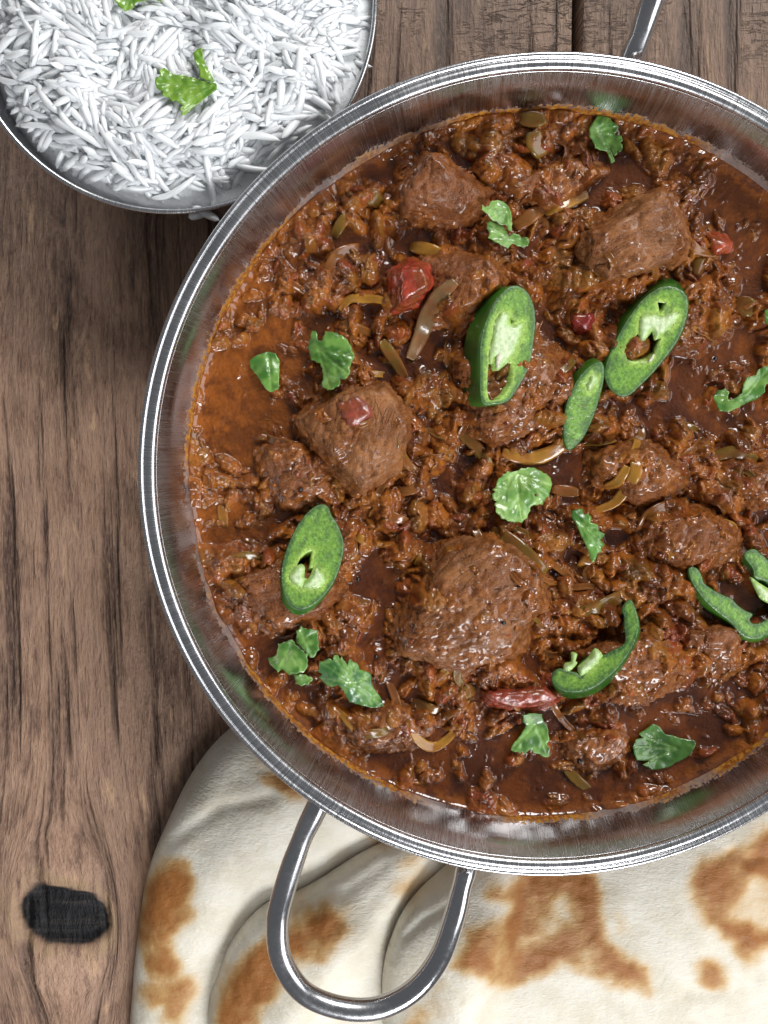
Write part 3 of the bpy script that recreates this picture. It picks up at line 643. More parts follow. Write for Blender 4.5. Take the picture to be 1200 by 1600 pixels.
# ---- onion strands ------------------------------------------------------
def onion(pts, wpx, tint, lift=0.05, sink=False):
    p = catmull(np.asarray(pts, float), 7); q = drop(p, G1, lift)
    n = len(q); tt = np.linspace(0, 1, n)
    wid = wpx / 61.0 / 2 * (0.35 + 0.65 * np.sqrt(np.clip(np.sin(math.pi * np.clip(tt, 0.03, 0.97)), 0, 1)))
    q[:, 2] = np.convolve(np.pad(q[:, 2], 4, mode='edge'), np.ones(9) / 9, 'valid')
    if sink: q[:, 2] -= 0.16 * (np.abs(tt - 0.5) * 2)**2
    tan = np.gradient(q, axis=0); tan[:, 2] *= 0.3; tan /= np.linalg.norm(tan, axis=1)[:, None]
    sd = np.stack([-tan[:, 1], tan[:, 0], np.zeros(n)], 1); sd /= np.linalg.norm(sd, axis=1)[:, None]
    ns = 14; a = np.arange(ns) / ns * 2 * math.pi; vs = []; cs = []
    tw = 0.35 * np.sin(tt * 3 + pts[0][0])
    for i in range(n):
        for b in a:
            lx_, lz_ = math.cos(b) * wid[i], math.sin(b) * min(0.11, wid[i] * 0.62) + 0.03 * math.cos(2 * b)
            ca, sa = math.cos(tw[i]), math.sin(tw[i])
            vs.append(q[i] + sd[i] * (lx_ * ca - lz_ * sa) + np.array([0, 0, 1]) * (lx_ * sa + lz_ * ca))
            cs.append(math.cos(b))
    vs = np.array(vs); vs += 0.022 * np.stack([perlin(vs[:, 0] * 3, vs[:, 1] * 3, s_, 71) for s_ in (0, 5, 9)], 1)
    fs = [(i * ns + k, i * ns + (k + 1) % ns, (i + 1) * ns + (k + 1) % ns, (i + 1) * ns + k) for i in range(n - 1) for k in range(ns)]
    fs += [tuple(range(ns - 1, -1, -1)), tuple((n - 1) * ns + k for k in range(ns))]
    nn = fbm(vs[:, 0] * 2.2, vs[:, 1] * 2.2, vs[:, 2], 3, 72)
    c = mixc(np.array(tint) * 0.8, np.array(tint) * 1.15, sstep(-0.4, 0.4, nn))
    rib = np.tile(np.sin(5 * a), n) * 0.5 + 0.5; c = c * (1 - 0.28 * rib[:, None] * (0.6 + nn[:, None]))
    st_ = sstep(0.05, 0.5, nn + 0.15); c = c * (1 - 0.55 * st_[:, None]) + np.array([0.19, 0.055, 0.016]) * 0.55 * st_[:, None]
    return solo('onion_strip', vs, fs, M_ONION, dict(col=c))
GOLD, BRN, OLV = (0.42, 0.200, 0.028), (0.25, 0.095, 0.020), (0.20, 0.110, 0.018)
ONI = [
 ([(532,486),(545,470),(575,466),(606,472)], 15, GOLD, 'thin golden onion strand curling beside the red tomato piece'),
 ([(596,532),(612,556),(634,590)], 20, OLV, 'short ribbed onion strip pointing at the large pale brown meat chunk'),
 ([(712,440),(688,462),(668,495),(655,530),(640,562)], 27, (0.26,0.15,0.065), 'broad dull onion strip hanging down from the crusted meat lump'),
 ([(785,706),(826,716),(872,700),(905,668)], 24, GOLD, 'shiny curved onion strip under the narrow chilli slice'),
 ([(992,686),(994,725),(980,765),(930,800)], 19, GOLD, 'long golden onion strand bent like a hook'),
 ([(944,760),(966,750),(980,728)], 16, GOLD, 'short golden onion strand inside the hook of the long strand'),
 ([(862,764),(905,770)], 20, BRN, 'flat orange onion bit beside the large round coriander leaf'),
 ([(768,826),(805,850),(852,892)], 24, OLV, 'wide olive onion strip over the edge of the biggest meat chunk'),
 ([(832,206),(846,246)], 32, OLV, 'translucent olive onion piece standing in sauce beside the one pressed on the wall'),
 ([(812,186),(852,186)], 24, OLV, 'olive onion piece pressed against the dish wall opposite the naan'),
]
rest = [([(852,330),(880,318),(922,300)],24,GOLD),([(802,356),(850,326)],22,BRN),([(508,432),(528,400),(562,384)],20,BRN),([(534,498),(556,512),(582,522)],16,BRN),([(345,785),(352,828)],16,GOLD),([(556,838),(580,852)],15,GOLD),([(648,884),(666,864)],15,GOLD),([(716,1138),(682,1166),(650,1152),(628,1108)],17,GOLD),([(640,1098),(694,1112)],20,OLV),([(722,1086),(742,1072)],26,OLV),([(878,1196),(924,1238)],18,OLV),([(905,958),(945,945),(975,924)],24,OLV),([(906,888),(926,868)],24,GOLD),([(1112,714),(1150,706),(1186,722)],22,OLV),([(1082,410),(1102,424)],30,OLV),([(570,300),(596,318)],26,OLV),([(640,385),(700,398)],22,GOLD),([(545,330),(520,372)],18,OLV),([(768,735),(750,705),(700,660)],18,OLV),([(1150,470),(1182,486)],28,OLV),([(560,1150),(610,1140)],18,OLV),([(800,1100),(815,1108)],12,GOLD),([(345,880),(385,868),(405,878)],18,OLV),([(1000,830),(1020,800),(1050,790)],20,BRN),([(620,770),(660,760)],16,BRN),([(1000,1092),(1015,1076)],16,GOLD),([(870,590),(900,560)],14,OLV),([(590,800),(640,815)],18,BRN)]
for p, wd, tn, lb in ONI: tag(onion(p, wd, tn), lb, 'onion', 'onion strips in the curry')
for p, wd, tn in rest: tag(onion(p, wd, tn, 0.02, True), 'soft onion strip half sunk in the brown curry sauce', 'onion', 'onion strips in the curry')
k = 0
while k < 62:
    a, r = random.uniform(0, 2 * math.pi), 8.2 * math.sqrt(random.random())
    cx_, cy_ = DX + r * math.cos(a), DY + r * math.sin(a)
    ppx, ppy = PX(cx_, cy_, 3.6)
    if ppx > 1190: continue
    if any((ppx - s[0])**2 + (ppy - s[1])**2 < (s[2] * 0.8)**2 for s in smooth_spots): continue
    L, th = random.uniform(14, 40), random.uniform(0, math.pi); bend = random.uniform(-14, 14)
    dx_, dy_ = math.cos(th) * L, math.sin(th) * L
    tag(onion([(ppx - dx_, ppy - dy_), (ppx - dy_ / L * bend, ppy + dx_ / L * bend), (ppx + dx_, ppy + dy_)], random.uniform(8, 15), random.choice([GOLD, BRN, OLV, BRN]), -0.015, True),
        'soft onion strip half sunk in the brown curry sauce', 'onion', 'onion strips in the curry'); k += 1

# ---- mustard seeds -------------------------------------------------------
sv, sf = lathe([(0.001, -0.06), (0.035, -0.048), (0.058, -0.015), (0.06, 0.01), (0.045, 0.045), (0.001, 0.06)], 12)
seed_me = mesh_from(sv, sf, None, True, 'mustard_seed'); seed_me.materials.append(M_SEED)
for (a, b) in [(716,598),(868,897),(787,973),(640,1028),(588,1026),(622,812),(1004,985),(470,765),(826,705),(1118,560),(930,838),(735,700),(560,905),(905,1190)]:
    q = drop([(a, b)], G1, 0.035)[0]
    tag(link('mustard_seed', seed_me, None, None, q), 'tiny round black mustard seed stuck in the curry paste', 'seed', 'mustard seeds in the curry')

# ================================================================== leaves
def tri_region(outer, holes, step, jitter=0.2):
    out = densify(outer, step); hs = [densify(h, step) for h in holes]
    lo, hi = out.min(0), out.max(0)
    gx_, gy_ = np.meshgrid(np.arange(lo[0], hi[0], step), np.arange(lo[1], hi[1], step * 0.87))
    gx_[1::2] += step / 2; gx_, gy_ = gx_.ravel(), gy_.ravel()
    gx_ = gx_ + rng.uniform(-jitter, jitter, len(gx_)) * step; gy_ = gy_ + rng.uniform(-jitter, jitter, len(gy_)) * step
    ok = inside(out, gx_, gy_) & (seg_dist(out, gx_, gy_, True) > step * 0.5)
    for h in hs: ok &= ~inside(h, gx_, gy_) & (seg_dist(h, gx_, gy_, True) > step * 0.5)
    pts = [Vector(p) for p in out]; edges = [(i, (i + 1) % len(out)) for i in range(len(out))]
    for h in hs:
        b = len(pts); pts += [Vector(p) for p in h]; edges += [(b + i, b + (i + 1) % len(h)) for i in range(len(h))]
    pts += [Vector((a, b)) for a, b in zip(gx_[ok], gy_[ok])]
    r = delaunay_2d_cdt(pts, edges, [], 0, 1e-5)
    V2 = np.array([tuple(p) for p in r[0]]); T = np.array([f for f in r[2] if len(f) == 3])
    c = V2[T].mean(1); k = inside(out, c[:, 0], c[:, 1])
    for h in hs: k &= ~inside(h, c[:, 0], c[:, 1])
    T = T[k]
    ar = (V2[T[:, 1]] - V2[T[:, 0]]); br = (V2[T[:, 2]] - V2[T[:, 0]]); s = ar[:, 0] * br[:, 1] - ar[:, 1] * br[:, 0]
    T[s < 0] = T[s < 0][:, ::-1]
    return V2, T
def closed_sheet(V2, T, ztop, low):
    """a solid from a triangulated top; low = (n,3) positions of the underside"""
    n = len(V2); top = np.column_stack([V2, ztop])
    e = {}
    for t in T:
        for a, b in ((t[0], t[1]), (t[1], t[2]), (t[2], t[0])): e[(a, b)] = 1
    side = []
    for (a, b) in e:
        if (b, a) not in e: side += [(b, a, n + a), (b, n + a, n + b)]
    faces = np.concatenate([T, T[:, ::-1] + n, np.array(side).reshape(-1, 3)])
    return np.concatenate([top, low]), faces
def serrate(poly, amp):
    d = densify(poly, 5.0); n = len(d); t = np.roll(d, -1, 0) - np.roll(d, 1, 0); nn = np.stack([t[:, 1], -t[:, 0]], 1); nn /= np.linalg.norm(nn, axis=1)[:, None] + 1e-9
    s = np.where(np.arange(n) % 2 == 0, 1.0, -0.7) * amp
    return d + nn * s[:, None]
def leaf(name, polys, label, tint, dark, zfun, curl=0.1, group='coriander leaves on the curry', serr=0.7, flat=1.0):
    """polys: list of (outline px, vein origin px)"""
    root = None; shapes = []
    for (poly, org, lift) in polys:
        V2, T = tri_region(serrate(poly, serr), [], 2.6)
        o = np.array(org, float); dd = np.hypot(*(V2 - o).T)
        pl = np.asarray(poly, float); dist = np.hypot(*(pl - o).T)
        n = len(pl); tips = [pl[i] for i in range(n) if dist[i] >= dist[i - 1] and dist[i] >= dist[(i + 1) % n] and dist[i] > 0.45 * dist.max()]
        vd = np.full(len(V2), 1e9)
        for tp in tips: vd = np.minimum(vd, seg_dist([o, o + (tp - o) * 0.93], V2[:, 0], V2[:, 1]))
        for tp in tips:
            mid = o + (tp - o) * 0.5; dv = (tp - o) * 0.38; 
            for sg in (-1, 1):
                rot = np.array([dv[0] * 0.82 - sg * dv[1] * 0.57, dv[1] * 0.82 + sg * dv[0] * 0.57])
                vd = np.minimum(vd, seg_dist([mid, mid + rot * 0.8], V2[:, 0], V2[:, 1]) + 0.7)
        vein = np.exp(-(vd / 1.2)**2)
        R = dist.max(); t = dd / R
        zz = zfun(V2)
        ang = np.arctan2(V2[:, 1] - o[1], V2[:, 0] - o[0])
        zz = zz + lift + curl * (0.6 * np.sin(ang * 2 + org[0]) * t**2 + 0.35 * np.sin(ang * 5 + org[1]) * t**2) + 0.025 * perlin(V2[:, 0] / 9, V2[:, 1] / 9, 0, 81) - 0.02 * vein + 0.02 * sstep(0, 4, vd)
        wx_, wy_ = P(V2[:, 0], V2[:, 1], zz)
        W = np.stack([wx_, wy_], 1); low = np.column_stack([W, zz - 0.011])
        vv, ff = closed_sheet(W, T[:, ::-1], zz, low)
        nz = fbm(V2[:, 0] / 22, V2[:, 1] / 22, org[0], 3, 82)
        c = mixc(dark, tint, sstep(-0.45, 0.35, nz)); c = c * (1 - 0.40 * vein[:, None]) + np.array([0.30, 0.48, 0.13]) * 0.40 * vein[:, None]
        c = c * (1 - 0.25 * sstep(0.75, 1.0, t)[:, None]) + np.array(tint) * 1.3 * 0.25 * sstep(0.75, 1.0, t)[:, None]
        shapes.append((vv, ff, dict(col=np.concatenate([c, c * 0.8]))))
    if len(shapes) == 1:
        o = solo(name, shapes[0][0], shapes[0][1], M_LEAF, shapes[0][2])
    else:
        b = shapes[0][0].mean(0); b[2] = min(s[0][:, 2].min() for s in shapes); o = empty(name, b)
        for s in shapes: part('leaflet', s[0], s[1], M_LEAF, o, s[2])
    return tag(o, label, 'coriander', group)
def zcurry(M=None):
    def fn(V2):
        return drop(V2, G3 if M is None else M, 0.0)[:, 2] + 0.03
    return fn
def zm(x0, y0, s, pts): return [(x0 + a / s, y0 + b / s) for a, b in pts]
BLU, BLD = (0.150, 0.310, 0.055), (0.052, 0.160, 0.020)
YEL, YLD = (0.200, 0.330, 0.085), (0.085, 0.190, 0.040)
zq = lambda s, p: (s[0] + p[0] / s[2], s[1] + p[1] / s[2])
def LF(src, defs, label, tint=BLU, dark=BLD, curl=0.1, serr=0.7, zf=None, group='coriander leaves on the curry'):
    leaf('coriander_leaf', [(zm(*src, d[0]), zq(src, d[1]), d[2]) for d in defs], label, tint, dark, zf or zcurry(), curl, group, serr)
LF((900,170,13.33), [([(370,260),(440,140),(560,130),(720,200),(740,260),(820,300),(890,380),(850,480),(800,530),(940,560),(980,650),(920,710),(970,740),(960,860),(900,910),(860,850),(850,960),(800,980),(720,830),(700,810),(780,1000),(810,1100),(730,1140),(690,1000),(640,890),(500,860),(400,810),(360,700),(280,560),(280,390)],(420,480),0)], 'single coriander leaf with a short stalk touching the dish wall opposite the naan', serr=0.3)
s = (740,300,12)
LF(s, [([(250,570),(340,530),(440,580),(560,650),(640,780),(640,840),(750,770),(850,800),(900,860),(1000,840),(1050,930),(1010,1010),(920,1035),(820,1010),(720,960),(690,1010),(640,1060),(520,990),(400,930),(270,860),(300,770),(250,680)],(650,870),0.03),
       ([(160,240),(220,280),(300,250),(300,190),(400,155),(520,165),(610,220),(680,320),(710,420),(720,600),(710,750),(640,700),(600,600),(520,630),(440,560),(380,540),(310,500),(290,430),(220,390),(160,330)],(640,330),0.17)], 'folded coriander leaf in two lobes between the wedge and the block of meat', (0.21,0.38,0.09), (0.10,0.22,0.04), 0.12, 0.6)
s = (380,500,6.316)
LF(s, [([(680,110),(720,110),(740,210),(780,200),(810,110),(900,120),(1000,170),(1050,230),(1080,300),(1100,360),(1060,440),(1050,540),(1000,590),(950,580),(960,640),(910,670),(860,695),(810,680),(770,650),(790,560),(780,480),(760,430),(670,390),(640,270),(660,180)],(740,290),0)], 'large veined coriander leaf floating on the smooth orange sauce', curl=0.08, serr=0.8)
LF(s, [([(60,400),(130,350),(240,310),(320,330),(360,400),(355,540),(350,680),(320,690),(280,715),(230,690),(180,620),(130,540),(70,470)],(250,360),0)], 'small smooth coriander leaf floating next to the large veined one', curl=0.05, serr=0.4)
LF((760,720,10.9), [([(360,180),(480,190),(600,130),(760,110),(870,140),(930,180),(1060,250),(1110,340),(1115,450),(1080,510),(1070,600),(990,660),(960,740),(860,750),(760,770),(740,850),(690,970),(600,1050),(420,1040),(260,980),(150,850),(170,780),(130,760),(180,690),(100,650),(110,570),(150,530),(110,490),(180,420),(170,350),(250,270)],(520,200),0.03),
    ], 'bright round toothed coriander leaf in the middle of the curry', (0.24,0.42,0.10), (0.11,0.26,0.045), 0.12, 0.9)
LF((880,780,14.55), [([(200,270),(300,230),(430,210),(470,340),(560,330),(640,400),(620,530),(790,580),(800,720),(950,790),(900,880),(830,920),(950,1040),(860,1120),(860,1200),(770,1230),(740,1370),(650,1450),(600,1300),(560,1150),(470,950),(370,730),(270,520),(180,400)],(350,480),0.06)], 'narrow half coriander leaf with big teeth beside a dark pit', (0.13,0.30,0.055), (0.055,0.17,0.025), 0.1, 0.2)
s = (410,970,12)
LF(s, [([(640,200),(720,100),(800,150),(900,160),(1030,180),(1050,400),(1060,540),(960,700),(860,660),(740,520),(640,420)],(780,350),0.0),
       ([(600,1000),(760,1000),(960,1080),(860,1200),(740,1220),(620,1180)],(720,1020),-0.02),
       ([(300,440),(560,350),(620,450),(700,520),(840,640),(850,800),(830,900),(770,960),(640,990),(510,1010),(430,970),(380,900),(290,970),(220,880),(180,860),(120,780),(110,700),(240,660),(280,560)],(500,600),0.08)], 'frilly coriander sprig of three leaflets by the dish wall', (0.19,0.35,0.08), BLD, 0.12, 0.9)
LF((490,1010,10), [([(100,240),(200,220),(240,180),(300,230),(310,140),(380,140),(410,200),(440,160),(490,240),(530,290),(560,190),(620,240),(690,270),(720,360),(850,400),(900,440),(910,580),(960,690),(1050,800),(1100,930),(940,960),(820,940),(560,870),(500,760),(460,680),(380,600),(280,640),(180,590),(90,490),(130,430),(70,400),(80,330)],(640,600),0)], 'long coriander leaf with one deep green wet end next to the frilly sprig', (0.135,0.28,0.060), (0.035,0.135,0.030), 0.07, 0.5)
LF((790,1100,15), [([(400,260),(600,220),(850,240),(880,380),(990,560),(1000,700),(1030,860),(960,930),(1040,1050),(1020,1240),(900,1250),(780,1170),(650,1150),(600,1050),(520,1110),(420,1200),(270,1130),(120,1090),(160,950),(300,800),(400,650),(480,500),(400,420)],(700,480),0.03)], 'coriander leaf with a ribbed stalk under the pink tomato strip', (0.155,0.31,0.065), (0.05,0.14,0.025), 0.09, 0.4)
LF((980,1120,10), [([(300,190),(400,110),(500,150),(590,270),(700,290),(850,340),(1060,370),(1070,450),(980,600),(850,680),(750,720),(650,790),(500,820),(380,830),(240,750),(350,690),(150,680),(110,580),(90,470),(140,350),(250,330),(180,270)],(780,490),0)], 'dark flat coriander leaf floating on the oily pool', (0.080,0.195,0.038), (0.035,0.110,0.018), 0.05, 0.3)
s = (1100,470,8.42)
LF(s, [([(120,1260),(180,1180),(280,1160),(330,1200),(310,1300),(400,1290),(500,1210),(520,1100),(560,1010),(680,980),(720,900),(842,850),(900,840),(900,1060),(810,1100),(800,1200),(700,1290),(560,1340),(460,1400),(330,1460),(200,1450),(160,1350)],(560,1250),0.03)], 'curled crumpled coriander leaf with a hooked end', (0.17,0.32,0.065), (0.06,0.17,0.025), 0.16, 0.5)
LF(s, [([(800,130),(880,80),(960,120),(990,220),(920,330),(800,300)],(900,200),0)], 'fragment of coriander leaf just beside the curled leaf', serr=0.3)

# ================================================================== chilli slices
def chilli(src, outer, holes, membranes, skin_px, label, lift=0.22, tilt=(0, 0), depth=0.42, flesh=((0.058, 0.135, 0.040), (0.230, 0.420, 0.045)), seeds=()):
    outs = [outer] if not isinstance(outer[0][0], (list, tuple)) else outer
    allp = np.array([zq(src, p) for o_ in outs for p in o_])
    q = drop(allp, G2, 0.0); A_ = np.column_stack([allp - allp.mean(0), np.ones(len(allp))])
    s_, *_r = np.linalg.lstsq(A_, q[:, 2], rcond=None); cen = allp.mean(0)
    s_[0] = np.clip(s_[0], -0.006, 0.006); s_[1] = np.clip(s_[1], -0.006, 0.006)
    zf = lambda V2: (V2 - cen) @ (s_[:2] + np.array(tilt)) + s_[2] + lift
    b = drop([cen], G2)[0]; root = empty('chilli_slice', (b[0], b[1], b[2] - 0.1))
    tag(root, label, 'chilli', 'green chilli slices on the curry')
    off = np.array(skin_px, float)
    for o_ in outs:
        po = np.array([zq(src, p) for p in o_]); po = catmull(po, 4, True)
        hs = [np.array([zq(src, p) for p in h]) for h in holes] if o_ is outs[0] else []
        V2, T = tri_region(po, hs, 2.1)
        zz = zf(V2); de = seg_dist(po, V2[:, 0], V2[:, 1], True)
        dm = np.full(len(V2), 1e9)
        for h in list(hs) + [np.array([zq(src, p) for p in m]) for m in membranes]: dm = np.minimum(dm, seg_dist(h, V2[:, 0], V2[:, 1], True))
        zz = zz + 0.010 * sstep(0, 4, de) + 0.010 * perlin(V2[:, 0] / 3, V2[:, 1] / 3, 0, 91)
        wx_, wy_ = P(V2[:, 0], V2[:, 1], zz); W = np.stack([wx_, wy_], 1)
        ox, oy = P(V2[:, 0] + off[0], V2[:, 1] + off[1], zz - depth)
        low = np.column_stack([ox, oy, zz - depth])
        vv, ff = closed_sheet(W, T[:, ::-1], zz, low)
        nz = fbm(V2[:, 0] / 16, V2[:, 1] / 16, cen[0], 3, 92)
        t = np.clip(sstep(16, 0, dm) * 0.9 + 0.35 * nz, 0, 1) * sstep(2, 9, de)
        c = mixc(flesh[0], (0.165, 0.320, 0.055), sstep(1, 9, de + 4 * nz)); c = c * (1 - t[:, None]) + np.array(flesh[1]) * t[:, None]
        near_core = sstep(11, 0, dm)[:, None] * 0.55 * sstep(3, 9, de)[:, None]; c = c * (1 - near_core) + np.array([0.46, 0.62, 0.17]) * near_core  # flesh's own colour pales towards the membrane
        cell = perlin(V2[:, 0] / 2.6, V2[:, 1] / 2.6, cen[1], 96); c = c * (1 + 0.55 * np.clip(cell, -0.7, 0.7))[:, None]
        dk_ = sstep(0.1, 0.55, fbm(V2[:, 0] / 14, V2[:, 1] / 26, cen[0] + 3, 2, 97)) * sstep(4, 9, de) * 0.5; c = c * (1 - dk_[:, None]) + np.array([0.055, 0.120, 0.045]) * dk_[:, None]
        ed = np.exp(-(de / 1.0)**2); c = c * (1 - 0.5 * ed[:, None]) + np.array([0.30, 0.42, 0.20]) * 0.5 * ed[:, None]
        part('flesh', vv, ff, M_FLESH, root, dict(col=np.concatenate([c, c * 0.8])))
        # skin: a thin band wrapped round the outside
        n = len(po); d_ = np.roll(po, -1, 0) - np.roll(po, 1, 0); nn = np.stack([d_[:, 1], -d_[:, 0]], 1); nn /= np.linalg.norm(nn, axis=1)[:, None]
        if inside(po, *(po[0] + nn[0] * 1.5)[:, None])[0]: nn = -nn
        zt = zf(po); rows = []
        for (k_, e_) in ((0.0, 0.1), (0.02, 0.9), (0.35, 1.1), (0.7, 1.1), (1.06, 0.9)):
            a_, b_ = P(po[:, 0] + nn[:, 0] * e_ + off[0] * k_, po[:, 1] + nn[:, 1] * e_ + off[1] * k_, zt + 0.004 - depth * k_); rows.append(np.column_stack([a_, b_, zt + 0.004 - depth * k_]))
        rv = np.concatenate(rows); j = np.arange(n); m = len(rows)
        rf = np.concatenate([np.stack([i * n + j, i * n + (j + 1) % n, (i + 1) * n + (j + 1) % n, (i + 1) * n + j], 1) for i in range(m - 1)])
        sc_ = mixc((0.020, 0.085, 0.012), (0.045, 0.160, 0.018), sstep(-0.3, 0.3, perlin(rv[:, 0] * 1.5, rv[:, 1] * 1.5, 0, 93)))
        part('skin', rv, rf, M_SKIN, root, dict(col=sc_))
    for mpoly in membranes:
        po = catmull(np.array([zq(src, p) for p in mpoly]), 3, True)
        V2, T = tri_region(po, [], 2.6); de = seg_dist(po, V2[:, 0], V2[:, 1], True)
        zz = zf(V2) + 0.012 + 0.065 * sstep(0, 7, de) + 0.02 * perlin(V2[:, 0] / 6, V2[:, 1] / 6, 0, 94)
        wx_, wy_ = P(V2[:, 0], V2[:, 1], zz); W = np.stack([wx_, wy_], 1)
        vv, ff = closed_sheet(W, T[:, ::-1], zz, np.column_stack([W, zz - 0.16]))
        c = mixc((0.33, 0.52, 0.13), (0.62, 0.74, 0.46), np.clip(sstep(0, 10, de) + 0.5 * fbm(V2[:, 0] / 9, V2[:, 1] / 9, 0, 2, 95), 0, 1))
        part('membrane', vv, ff, M_FLESH, root, dict(col=np.concatenate([c, c])))
    for spoly in seeds:
        po = catmull(np.array([zq(src, p) for p in spoly]), 3, True); V2, T = tri_region(po, [], 2.0); de = seg_dist(po, V2[:, 0], V2[:, 1], True)
        zz = zf(V2) + 0.03 + 0.06 * sstep(0, 3, de); wx_, wy_ = P(V2[:, 0], V2[:, 1], zz); W = np.stack([wx_, wy_], 1)
        vv, ff = closed_sheet(W, T[:, ::-1], zz, np.column_stack([W, zz - 0.12]))
        part('seed', vv, ff, M_FLESH, root, dict(col=np.tile([0.62, 0.62, 0.45], (len(vv), 1))))
    return root
chilli((720,430,7.62), [(250,1500),(235,1100),(240,800),(300,560),(380,390),(470,240),(570,150),(680,130),(780,190),(850,310),(885,480),(880,640),(860,830),(820,1040),(760,1200),(660,1370),(560,1500),(400,1540)],
       [[(330,1060),(395,1050),(410,1110),(450,1135),(520,1080),(560,1040),(610,1050),(620,1180),(600,1290),(530,1400),(440,1480),(370,1500),(335,1480),(315,1380),(320,1200)], [(585,480),(640,550),(600,600)]],
       [[(400,560),(480,440),(570,460),(600,600),(730,560),(740,640),(700,800),(620,960),(540,1060),(450,1125),(410,1090),(410,980),(370,1050),(340,1040),(340,900),(380,700)]],
       (-23, 3), 'tall upright green chilli slice showing dark skin and a pale core', 0.58, (0.0, -0.004), 0.62, seeds=[[(420,960),(470,900),(500,960),(480,1060),(440,1120),(412,1060)]])
chilli((870,430,5.4545), [(870,110),(960,95),(1050,120),(1110,190),(1115,300),(1080,450),(1010,590),(910,720),(820,830),(720,930),(620,1020),(540,1030),(450,960),(410,850),(430,740),(480,610),(550,470),(630,340),(740,200)],
       [[(620,580),(690,500),(720,590),(815,480),(830,550),(890,540),(840,640),(830,690),(770,740),(640,740),(600,720),(580,650)], [(860,230),(930,240),(880,340)]],
       [[(720,340),(850,330),(880,350),(1000,310),(1050,350),(960,460),(840,555),(815,470),(720,595),(700,500),(700,420)]],
       (-5, -11), 'large oval green chilli slice with sauce pooled in its hole', 0.30, (0.0, 0.0), 0.42, seeds=[[(785,720),(830,670),(825,710),(790,745)]])
chilli((870,430,5.4545), [(370,740),(400,790),(395,900),(360,1050),(300,1230),(220,1390),(110,1490),(70,1420),(60,1280),(80,1120),(130,980),(200,860),(290,770)],
       [], [[(300,850),(350,870),(340,940),(270,990),(250,930)]], (-8, -5), 'narrow green chilli tip slice without a hole', 0.36, (0.004, -0.002), 0.45)
chilli((420,780,8), [(660,65),(740,100),(780,200),(860,320),(920,480),(935,620),(900,800),(830,1000),(720,1170),(560,1320),(430,1370),(310,1340),(210,1220),(170,1060),(165,880),(210,680),(300,450),(410,260),(540,120)],
       [[(480,650),(545,640),(530,760),(510,850),(560,850),(530,930),(490,1000),(450,980),(450,900),(440,850),(400,810),(340,850),(400,720)]],
       [[(310,870),(400,815),(450,860),(440,960),(450,1010),(400,1110),(250,1000)], [(590,855),(640,890),(690,930),(700,1050),(600,1120),(430,1100),(460,1030),(540,930)]],
       (-6, 13), 'pointed oval green chilli slice lying on the meat close to the dish wall', 0.30, (0, 0), 0.45)
chilli((850,930,7.5), [(960,80),(1020,60),(1070,160),(1105,300),(1100,430),(1050,570),(950,740),(820,900),(650,1040),(480,1120),(300,1140),(180,1100),(95,1000),(110,910),(180,860),(290,890),(380,910),(430,950),(450,900),(430,800),(530,720),(600,640),(690,700),(800,650),(930,580),(960,500),(945,380),(940,230),(910,170)],
       [], [[(400,840),(520,730),(600,625),(690,710),(600,830),(470,930),(420,940)], [(320,680),(390,690),(370,770),(390,800),(300,890),(230,870),(250,800),(320,780)]],
       (2, 8), 'crescent-shaped green chilli piece open on one side', 0.46, (0, 0), 0.38)
chilli((1060,850,8.571), [[(140,330),(230,320),(300,400),(340,520),(440,600),(560,670),(700,730),(800,830),(900,900),(990,940),(950,1010),(1000,1070),(1100,1060),(1200,1000),(1290,900),(1350,1100),(1250,1180),(1100,1260),(930,1260),(800,1170),(680,1030),(540,920),(400,800),(280,660),(180,500)],
       [(880,150),(1000,70),(1120,150),(1300,330),(1450,600),(1500,850),(1370,1080),(1310,890),(1300,700),(1180,500),(1030,450),(1000,330)]],
       [], [[(970,450),(1080,520),(1250,640),(1250,800),(1120,750),(1050,640)]], (-5, 6), 'green chilli ring cut open with a wide loop round a glossy pool', 0.36, (0, 0), 0.38)

# ================================================================== rice bowl
ZB = 4.05
BX, BY = [float(q) for q in P(262, 0, ZB)]
RB = 316 / (F_PX / (CAM_Z - ZB)) * 1.0
bowl = empty('steel_bowl', (BX, BY, 0))
tag(bowl, 'thin-walled shiny steel bowl heaped with white rice', 'bowl')
inn = catmull([(0, 0.1), (2.6, 0.1), (3.9, 0.35), (4.6, 1.1), (RB - 0.25, 2.2), (RB - 0.15, 3.2), (RB - 0.10, 3.9), (RB - 0.09, ZB - 0.02)], 6)
outb = catmull([(RB - 0.02, ZB - 0.02), (RB - 0.03, 3.85), (RB - 0.08, 3.2), (RB - 0.18, 2.2), (4.68, 1.06), (3.95, 0.25), (2.7, 0.0), (0, 0)], 6)
v, f = lathe(np.concatenate([inn, outb]), 160); part('bowl_body', v + np.array([BX, BY, 0]), f, M_BOWL, bowl)
v, f = lathe([(RB - 0.055 + 0.06 * math.cos(a), ZB - 0.01 + 0.05 * math.sin(a)) for a in np.linspace(0, 2 * math.pi, 15)], 200); part('rim', v + np.array([BX, BY, 0]), f, M_RIM, bowl)
MX, MY = BX + 0.34, BY - 0.22
def rice_z(x, y):
    r = np.hypot(x - MX, y - MY) / 4.72
    bump_ = 0.34 * fbm((x + 3) * 0.55, y * 0.55, 0, 2, 101) + 0.10 * perlin(x * 1.7, y * 1.7, 0, 102)
    return np.where(r > 1, -8 * (r - 1), 0) + 3.45 + 1.15 * np.sqrt(np.clip(1 - np.clip(r, 0, 1)**2.6, 0, 1)) + bump_ * np.clip(1.15 - r**4, 0.05, 1)
